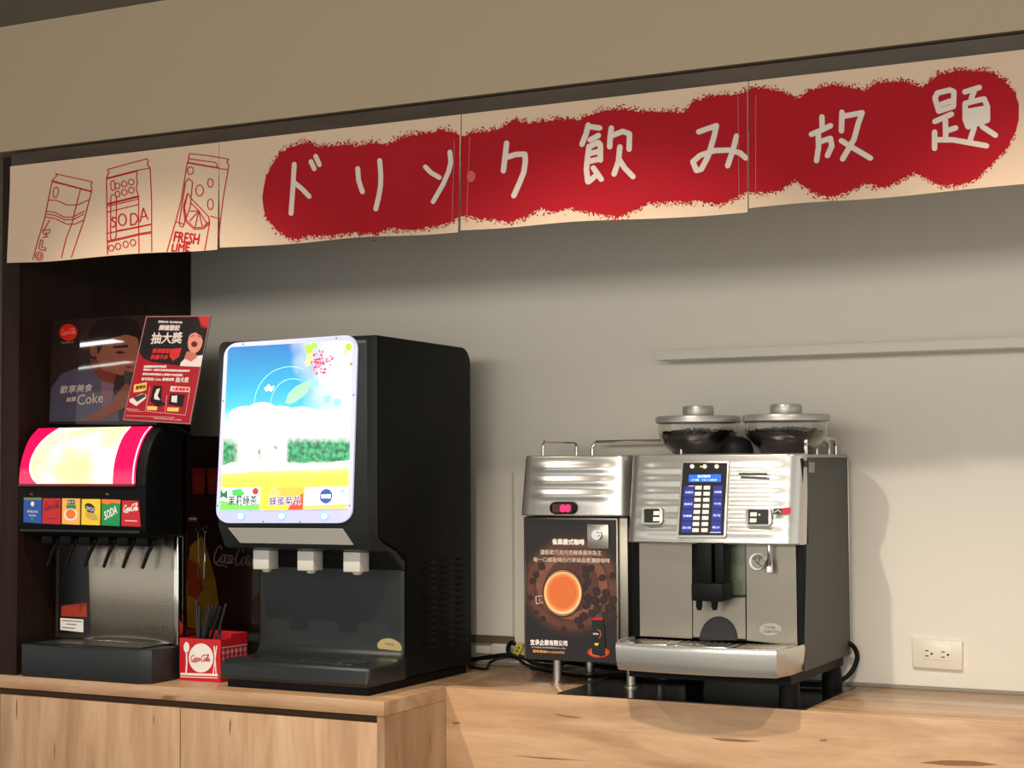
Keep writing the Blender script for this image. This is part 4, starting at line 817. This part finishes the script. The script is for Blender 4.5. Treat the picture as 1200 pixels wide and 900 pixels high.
text(FD, [('宜承企業有限公司', Z4([(92, 636)])[0], Z4([(268, 642)])[0], Z4([(92, 610)])[0])], .0042, m_wht, mk_, bold=.25)
text(FD, [('YI CHENG ENTERPRISE CO., LTD.', Z4([(96, 651)])[0], Z4([(262, 658)])[0], Z4([(96, 643)])[0])], .0042, m_wht, mk_)
text(FD, [('服務專線04-25330758', Z4([(104, 672)])[0], Z4([(254, 680)])[0], Z4([(104, 659)])[0])], .0042, mat('gold_ink', srgb(222, 150, 90), .5), mk_, bold=.12)
slab('lock_plate', FD, Z4([(364, 58), (466, 60), (468, 176), (366, 176)]), .006, .005, m_steel, mk_, bev=.0008)
lc = FD.hit(*Z4([(418, 108)])[0]); bm = bmesh.new(); disc_y(bm, lc.x, lc.z, 3.726, 3.739, .0125, 32)
disc_y(bm, lc.x, lc.z+.001, 3.722, 3.7265, .0085, 24, .006); mkbm('door_lock', bm, m_chrome, mk_, True, 40)

# ================================================================ coffee machine
MX0, MX1, MY0, MY1 = -1.566, -1.144, 3.660, 4.035
cmn = thing('coffee_machine', 'large silver bean-to-cup coffee machine with blue key panel and ridged front', 'coffee machine', (-1.355, 3.83, ZC))
box('body', MX0+.004, MX1-.001, MY0+.012, MY1, .982, 1.459, m_black, cmn, bev=.002)
slab('side_panel', FX(MX1), [(946.5, 536.5), (993, 537.2), (997, 766), (942.5, 787)], .0010, .0018, m_side, cmn)
box('top_plate', MX0+.004, MX1, 3.70, MY1+.004, 1.4595, 1.468, m_silverd, cmn, bev=.002)
box('back_rail', MX1-.004, MX1+.0035, MY1-.004, MY1+.008, .985, 1.458, m_silverd, cmn, bev=.001)
slab('rating_label', FX(MX1), [(947.5, 541.5), (954, 542), (953.7, 554), (947, 553.5)], .0015, .0004, m_grey, cmn)
poly('side_slot', FX(MX1), rrect(982, 549, 984.4, 557.5, 1), .0013, m_blk, cmn); poly('side_slot', FX(MX1), rrect(942.2, 539.5, 944.4, 547.5, 1), .003, m_blk, cmn)
# ridged head
bm = ridged(MX0-.002, MX1+.001, 1.264, 1.4705, 3.628, 3.70, [1.292, 1.321, 1.350, 1.379, 1.408, 1.437], .0028, nx=90, nz=150, rc=.035, lean=.16, taper=0, fade=.13, sig=.0112)
mkbm('ridged_front', bm, m_silver, cmn, True, 50)
LN = Vector((0, -1, .16)).normalized()
FF = Frame((-1.355, 3.612, 1.264), LN)
Z8 = lambda L: [(780+x/8.1875, 530+y/8.1818) for x, y in L]
bz_ = slab('panel_bezel', FF, Z8([(165, 88), (615, 88), (585, 800), (570, 826), (125, 826), (108, 800)]), .006, .012, mat('bezel_silver', (.60, .59, .55, 1), .3, .6), cmn, bev=.002)
slab('key_panel', FF, Z8([(178, 105), (602, 105), (565, 800), (133, 798)]), .0066, .001, mat('panel_black', (.012, .012, .014, 1), .25), cmn)
for i, (x, y) in enumerate(((267, 141), (387, 141), (502, 141))): slab('round_button', FF, Z8(ell(x, y, 21, 21, 20)), .0085, .002, m_wht, cmn)
poly('indicator', FF, Z8(ell(352, 143, 9, 9, 10)), .0088, E_('amber_led', 230, 210, 60, 1.0), cmn)
slab('lcd', FF, Z8([(236, 220), (543, 215), (540, 288), (230, 288)]), .0074, .0008, mat('lcd_blue', srgb(30, 90, 220), .3, emit=.75, emcol=srgb(35, 100, 235)), cmn)
text(FF, [('美式咖啡', Z8([(318, 250)])[0], Z8([(440, 248)])[0], Z8([(318, 222)])[0]), ('17:08', Z8([(262, 280)])[0], Z8([(330, 279)])[0], Z8([(262, 262)])[0]), ('13.11.2024', Z8([(365, 279)])[0], Z8([(500, 278)])[0], Z8([(365, 262)])[0])], .0078, E_('lcd_white', 190, 225, 255, 1.1), cmn, bold=.05)
m_bluk = mat('blue_label', srgb(32, 46, 150), .35)
names = ['冰美式', '熱美式', '熱拿鐵', '奶泡', '冰拿鐵', '卡布', '可可', '熱水']
for j in range(4):
    o_ = -8*j-(j > 1)*2
    ql = [(190+o_, 328+j*113), (285+o_*.8, 328+j*113), (281+o_*.8, 433+j*113), (184+o_, 433+j*113)]
    qr = [(470+o_*.7, 325+j*113), (556+o_*.5, 325+j*113), (552+o_*.5, 430+j*113), (464+o_*.7, 430+j*113)]
    for q, nm, s0 in ((ql, names[j], .12), (qr, names[4+j], .12)):
        q8 = Z8(q); slab('key_label', FF, q8, .0071, .0005, m_bluk, cmn)
        text(FF, [(nm, quadmap(q8, [(s0, .68)])[0], quadmap(q8, [(.92, .68)])[0], quadmap(q8, [(s0, .46)])[0])], .0074, E_('label_glow', 190, 200, 250, .6), cmn, bold=.06)
strokes('print', FF, [Z8([(436, 772), (540, 772)])], .9, .0076, E_('label_glow', 0, 0, 0), cmn, 0); strokes('print', FF, [Z8([(232, 328), (286, 328)])], .7, .0076, E_('label_glow', 0, 0, 0), cmn, 0)
for j in range(8):
    for k in range(2):
        x = 297+k*82-j*4+(k*j*.5); y = 326+j*58
        kk = slab('key', FF, Z8([(x, y), (x+62, y), (x+60, y+38), (x-2, y+38)]), .009, .0022, m_wht, cmn, bev=.0005)
slab('head_badge', FF, [(867, 554.8), (900, 554.8), (900, 557), (867, 557)], .0075, .004, m_blk, cmn)
Zd = lambda L: [(720+x/4.138, 460+y/4.138) for x, y in L]
for base, keys in ((Zd([(148, 565), (222, 565), (222, 632), (148, 632)]), ((195, 577), (193, 606))), (Zd([(652, 568), (750, 568), (750, 640), (652, 640)]), ((664, 583), (662, 612)))):
    xs = [p[0] for p in base]; ys = [p[1] for p in base]
    slab('pad_surround', FF, rrect(min(xs)-3.5, min(ys)-1.5, max(xs)+3, max(ys)+2, 5), .0035, .004, mat('bezel_silver', (0, 0, 0, 1)), cmn, bev=.001)
    slab('key_pad', FF, base, .005, .002, m_blk, cmn)
    for (x, y) in keys: slab('key', FF, Zd([(x, y), (x+31, y), (x+30, y+19), (x-1, y+19)]), .0066, .0018, m_wht, cmn)
poly('indicator', FF, Zd(ell(707, 594, 5, 5, 10)), .0056, m_wht, cmn)
poly('red_badge', FF, Zd([(775, 565), (860, 558), (860, 590), (775, 592)]), .0062, m_blk, cmn); poly('red_badge', FF, Zd([(815, 562), (860, 558), (860, 590), (815, 590)]), .0065, m_red, cmn)
strokes('print', FF, [Zd([(780, 584), (798, 570), (812, 584)])], .8, .0066, m_wht, cmn, 0)
# recess: splash plates, brewing outlet, steam wand
for a, b, nm in ((736.5, 749.5, 'x'), (935, 942, 'y')): pass
F66 = FY(3.672)
slab('splash_plate', F66, [(750.5, 636), (812, 636), (812.5, 748), (751.5, 745)], .007, .007, m_steelv, cmn)
slab('splash_plate', F66, [(875.5, 636), (933.5, 638), (935.5, 757), (876.5, 750)], .007, .007, m_steelv, cmn)
slab('splash_plate', F66, [(813.5, 700), (874.5, 700), (875, 748.5), (813.5, 746)], .0068, .007, m_steelv, cmn)
slab('upper_plate', F66, [(848, 637), (874.5, 637), (874.5, 697), (848, 697)], .0058, .004, mat('dim_steel', (.16, .17, .13, 1), .25, .7), cmn)
poly('shadow_slot', F66, [(813.5, 697.2), (874.5, 697.6), (874.5, 700), (813.5, 699.6)], .0072, m_blk, cmn)
e = [p for p in ell(843.5, 750, 22.5, 28, 24, 180, 360)]; poly('grounds_hatch', F66, e, .0076, mat('hatch_black', (.008, .008, .008, 1), .4), cmn)
strokes('hatch_rim', F66, [ell(843.5, 750, 21.5, 27, 24, 180, 360)], 1.6, .0078, m_char2, cmn, 0)
def pbox(name, u0, v0, u1, v1, y0, y1, m, bev=.002):
    a = FY(y0).hit(u0, v0); b = FY(y0).hit(u1, v1); return box(name, a.x, b.x, y0, y1, b.z, a.z, m, cmn, bev=bev)
pbox('outlet_slide', 816, 636, 834, 684, 3.615, 3.660, m_black); pbox('outlet_slide', 837, 636, 848, 684, 3.615, 3.660, m_black)
pbox('outlet_head', 809.5, 683, 847, 705.5, 3.595, 3.660, m_black, .004)
for u in (818.5, 836.5):
    p = FY(3.62).hit(u, 705); bm = bmesh.new(); lathe(bm, p.x, 3.625, [(.0075, p.z+.004), (.0075, p.z-.012), (.0045, p.z-.020)], 16); mkbm('coffee_spout', bm, m_black, cmn, True)
p = FY(3.665).hit(888.5, 658); bm = bmesh.new(); disc_y(bm, p.x, p.z, 3.655, 3.668, .0185, 32); mkbm('gauge_ring', bm, m_chrome, cmn, True, 40)
poly('gauge_face', FY(3.655), ell(888.3, 658, 8, 8.6, 24), .0005, mat('gauge_face', (.24, .23, .20, 1), .35), cmn); strokes('gauge_needle', FY(3.655), [[(888.5, 660), (891, 653)], [(884, 655), (887, 659), (893, 664)]], .9, .0008, m_blk, cmn, 0)
p = FY(3.640).hit(901, 658); bm = bmesh.new(); tube(bm, [(p.x, 3.642, 1.27), (p.x, 3.642, p.z+.006), (p.x, 3.642, p.z-.002), (p.x, 3.642, p.z-.024)], [.0035, .0035, .0085, .0088], 16); mkbm('steam_wand', bm, m_chrome, cmn, True, 40)
slab('oval_badge', F66, ell(904, 737, 13, 7, 24), .008, .001, m_steel, cmn); text(F66, [('COFFEE', (897, 736), (910, 736.8), (897, 733)), ('CELEBRATION', (895, 741), (914, 742), (895, 737.5))], .0084, m_blk, cmn)
# drip tray
def trayprof(g=0):
    pts = [(MX0-.002+g, 3.668), (MX0-.002+g, 3.585+g)]; n = 20
    for i in range(n+1):
        s = i/n; x = (MX0-.002+g)+(MX1+.003-MX0-.0+0-2*g)*s; e = min(s, 1-s)*2
        y = 3.530-.024*(1-(2*s-1)**2)+.055*max(0, 1-min(s, 1-s)/.055)**2
        pts.append((x, y+g))
    pts += [(MX1+.001-g, 3.585+g), (MX1+.001-g, 3.668)]; out = []
    for p in pts:
        if not out or (abs(p[0]-out[-1][0])+abs(p[1]-out[-1][1])) > 1e-4: out.append(p)
    return out
bm = bmesh.new(); tp = trayprof(); n = len(tp); cx_, cy_ = -1.355, 3.64
rings = []
for z, k in ((.978, .960), (.981, .975), (1.000, .992), (1.028, 1.0), (1.036, .998), (1.040, .99), (1.040, .965), (1.036, .955)):
    rings.append([bm.verts.new((cx_+(x-cx_)*(k if abs(x-cx_) > .2 else 1-(1-k)*.6), min(3.668, cy_+(y-cy_)*(1-(1-k)*1.6) if y < 3.66 else y), z)) for x, y in tp])
for a, b in zip(rings, rings[1:]):
    for i in range(n-1): bm.faces.new((a[i], a[i+1], b[i+1], b[i]))
    bm.faces.new((a[-1], a[0], b[0], b[-1]))
bm.faces.new(rings[0][::-1]); bm.faces.new(rings[-1])
mkbm('drip_tray', bm, m_silver, cmn, True, 50)
for (a, b) in ((-1.545, -1.430), (-1.425, -1.285), (-1.28, -1.165)):
    box('tray_grate', a, b, 3.545, 3.655, 1.0362, 1.0385, m_chrome, cmn, bev=.0008)
    k = 0
    for i in range(7):
        x = a+.012+i*(b-a-.024)/7; box('grate_slot', x, x+.006, 3.56, 3.64, 1.0386, 1.0388, m_steel, cmn)
box('under_tray', MX0+.02, MX1-.012, 3.60, MY1-.02, .955, .979, m_black, cmn)
for x, y in ((-1.175, 3.648), (-1.175, 3.98), (-1.53, 3.98)):
    bm = bmesh.new(); lathe(bm, x, y, [(.024, ZC+.002), (.025, ZC+.01), (.022, .956)], 24); mkbm('foot', bm, m_black, cmn, True)
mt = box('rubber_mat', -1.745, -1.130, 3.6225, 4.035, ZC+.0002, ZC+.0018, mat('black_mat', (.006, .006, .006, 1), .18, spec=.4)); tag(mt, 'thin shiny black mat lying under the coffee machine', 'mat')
# bean hoppers
m_glass = mat('hopper_clear', (.93, .93, .90, 1), .02, trans=1.0)
m_bean = mat('roast_bean', (.018, .010, .007, 1), .35, vary=.4, vscale=(90, 90, 90))
rb = random.Random(8)
for cx, cy in ((-1.444, 3.800), (-1.222, 3.795)):
    bm = bmesh.new(); lathe(bm, cx, cy, [(.052, 1.4685), (.060, 1.472), (.080, 1.492), (.0945, 1.510), (.0965, 1.528), (.0965, 1.5445), (.0950, 1.5445), (.0950, 1.529), (.0930, 1.511), (.0785, 1.493), (.0585, 1.474), (.050, 1.471)], 56, False)
    h = mkbm('bean_hopper', bm, m_glass, cmn, True, 60)
    bm = bmesh.new(); lathe(bm, cx, cy, [(.048, 1.4705), (.057, 1.4735), (.077, 1.4935), (.0905, 1.511), (.0915, 1.518), (.05, 1.524), (.001, 1.527)], 40)
    for _ in range(210):
        r = .088*math.sqrt(rb.random()); a = rb.uniform(0, 2*PI); x, y = cx+r*math.cos(a), cy+r*math.sin(a); zz = 1.5285-.010*(r/.09)**1.6+rb.uniform(-.002, .004)
        t = bmesh.ops.create_icosphere(bm, subdivisions=1, radius=.0048, matrix=Matrix.Translation((x, y, zz)) @ Matrix.Rotation(rb.uniform(0, 6), 4, 'Z') @ Matrix.Rotation(rb.uniform(-.6, .6), 4, 'X') @ Matrix.Diagonal((1.25, .85, .7, 1)))
    be = mkbm('coffee_beans', bm, m_bean, h, True, 80); be['kind'] = 'stuff'
    bm = bmesh.new(); lathe(bm, cx, cy, [(.098, 1.5448), (.1025, 1.547), (.1030, 1.557), (.1005, 1.5615), (.0950, 1.5625)], 64); lid = mkbm('lid', bm, m_silverd, h, True, 40)
    bm = bmesh.new(); lathe(bm, cx, cy, [(.036, 1.5626), (.0375, 1.566), (.0375, 1.583), (.0355, 1.5865), (.0300, 1.5872)], 48); mkbm('lid_knob', bm, m_silverd, h, True, 40)
bm = bmesh.new(); lathe(bm, -1.325, 3.735, [(.040, 1.4685), (.040, 1.482), (.036, 1.496), (.026, 1.506), (.012, 1.511), (.002, 1.512)], 36); mkbm('grinder_cap', bm, m_black, cmn, True, 60)
bm = bmesh.new(); rx_ = MX1-.012
tube(bm, catmull([(rx_, 3.735, 1.468), (rx_, 3.735, 1.492), (rx_, 3.748, 1.504), (rx_, 3.85, 1.505), (rx_, 3.965, 1.505), (rx_-.004, 3.985, 1.496), (rx_-.004, 3.988, 1.468)], 4), .0045, 8); mkbm('cup_rail', bm, m_chrome, cmn, True)
bm = bmesh.new(); tube(bm, catmull([(rx_-.03, 3.86, 1.505), (rx_-.02, 3.95, 1.503), (rx_-.018, 3.975, 1.490), (rx_-.018, 3.98, 1.468)], 4), .0045, 8); mkbm('cup_rail', bm, m_chrome, cmn, True)
bm = bmesh.new(); x0_ = MX0+.03; tube(bm, [(x0_-.02, 3.985, 1.507), (x0_+.32, 3.985, 1.507), (x0_+.33, 3.985, 1.495), (x0_+.33, 3.985, 1.468)], .0038, 8); mkbm('cup_rail', bm, m_chrome, cmn, True)
p = FY(3.70).hit(795.5, 530); bm = bmesh.new(); tube(bm, [(p.x, 3.715, 1.4705), (p.x, 3.715, 1.482)], .003, 10); mkbm('small_pin', bm, m_chrome, cmn, True)
# cords
bm = bmesh.new(); tube(bm, [(-1.165, 4.00, 1.02), (-1.135, 4.03, 1.00), (-1.128, 4.035, .965), (-1.150, 4.01, .925), (-1.20, 3.97, .911), (-1.30, 3.96, .911)], .006, 10, 8); mkbm('power_cord', bm, m_black, cmn, True)

# ================================================================ wall details
ou = thing('wall_outlet', 'white horizontal double power outlet on the wall right of the coffee machine', 'power outlet', tuple(FY(YW).hit(1100, 765)))
F0 = FY(YW); Zo = lambda L: [(1050+x/12, 730+y/12) for x, y in L]
slab('cover_plate', F0, Zo([(235, 205), (945, 258), (942, 668), (243, 622)]), .010, .0098, mat('outlet_white', (.70, .66, .56, 1), .3), ou, bev=.004)
slab('socket_insert', F0, Zo([(385, 268), (795, 300), (795, 530), (390, 500)]), .0112, .001, mat('outlet_white2', (.74, .70, .60, 1), .3), ou, bev=.0004)
for x, y in ((450, 384), (450, 457), (677, 402), (677, 474)): poly('slot', F0, Zo([(x-26, y-8), (x+26, y-5), (x+26, y+9), (x-26, y+6)]), .0115, m_blk, ou)
for x, y in ((517, 427), (746, 442)): poly('ground_hole', F0, Zo(ell(x, y, 17, 17, 16)), .0115, m_blk, ou)
cdx = thing('cable_duct', 'white cable duct low on the wall between tea dispenser and milk cooler', 'cable duct', (-2.12, YW-.01, .94))
box('duct', -2.60, -2.085, YW-.022, YW-.0006, .931, .952, m_white, cdx, bev=.002)
box('duct_end', -2.145, -2.078, YW-.028, YW-.0006, .928, .960, m_white, cdx, bev=.004)
box('trim_rail', -2.60, -2.084, YW-.012, YW-.0006, .958, .980, mat('rail_brown', srgb(96, 84, 66), .5), cdx)  # brown trim line above the duct
pl = thing('power_strip_plugs', 'yellow tagged black plug hanging by the white cable duct', 'plug', (-2.03, 4.0, .93))
F4 = FY(4.02); Zp = lambda L: [(540+x/11.25, 720+y/11.25) for x, y in L]
slab('yellow_tag', F4, Zp([(760, 370), (815, 390), (810, 450), (740, 570), (690, 580), (665, 535)]), 0, .010, mat('tag_yellow', srgb(190, 170, 40), .5), pl, bev=.002)
for x, y in ((765, 440), (742, 482)): poly('tag_mark', F4, Zp(ell(x, y, 14, 14, 12)), .0006, m_blk, pl)
bm = bmesh.new(); tube(bm, [F4.hit(*Zp([q])[0]) for q in ((715, 395), (670, 370), (625, 430), (630, 500), (665, 535))], .0062, 10, 6); mkbm('plug_loop', bm, m_black, pl, True)
def cable(name, pts, r, lab, y=None):
    bm = bmesh.new(); tube(bm, pts, r, 8, 8); o = mkbm(name, bm, m_black, None, True); tag(o, lab, 'cable')
F5 = lambda u, v, y: tuple(FY(y).hit(u, v))
cable('power_cable', [(-2.16, 3.95, .907), (-2.10, 3.93, .907), F5(575, 776, 3.98), F5(590, 770, 4.0), F5(605, 771, 3.99), F5(615, 778, 3.96), (-1.95, 3.97, .907)], .004, 'black cable arching out from behind the tea dispenser to the yellow tag')
cable('power_cable', [(-2.20, 4.03, .915), (-2.08, 4.02, .935), (-2.02, 4.035, .925), (-1.95, 4.03, .925), (-1.84, 4.02, .92), (-1.66, 4.03, .91), (-1.55, 4.02, .91)], .006, 'black cable running along the wall foot behind the milk cooler')
cable('power_cable', [(-2.0, 4.0, .906), (-1.90, 3.95, .906), (-1.80, 3.90, .906), (-1.72, 3.96, .906), (-1.62, 3.92, .907), (-1.5, 3.95, .907)], .005, 'black cable lying in curves under the milk cooler')
cable('power_cable', [(-2.02, 4.02, .945), (-2.0, 3.99, .925), (-1.93, 4.00, .915), (-1.86, 3.985, .935), (-1.78, 4.01, .915), (-1.68, 4.0, .925)], .005, 'black cable bundled highest behind the feet of the milk cooler')
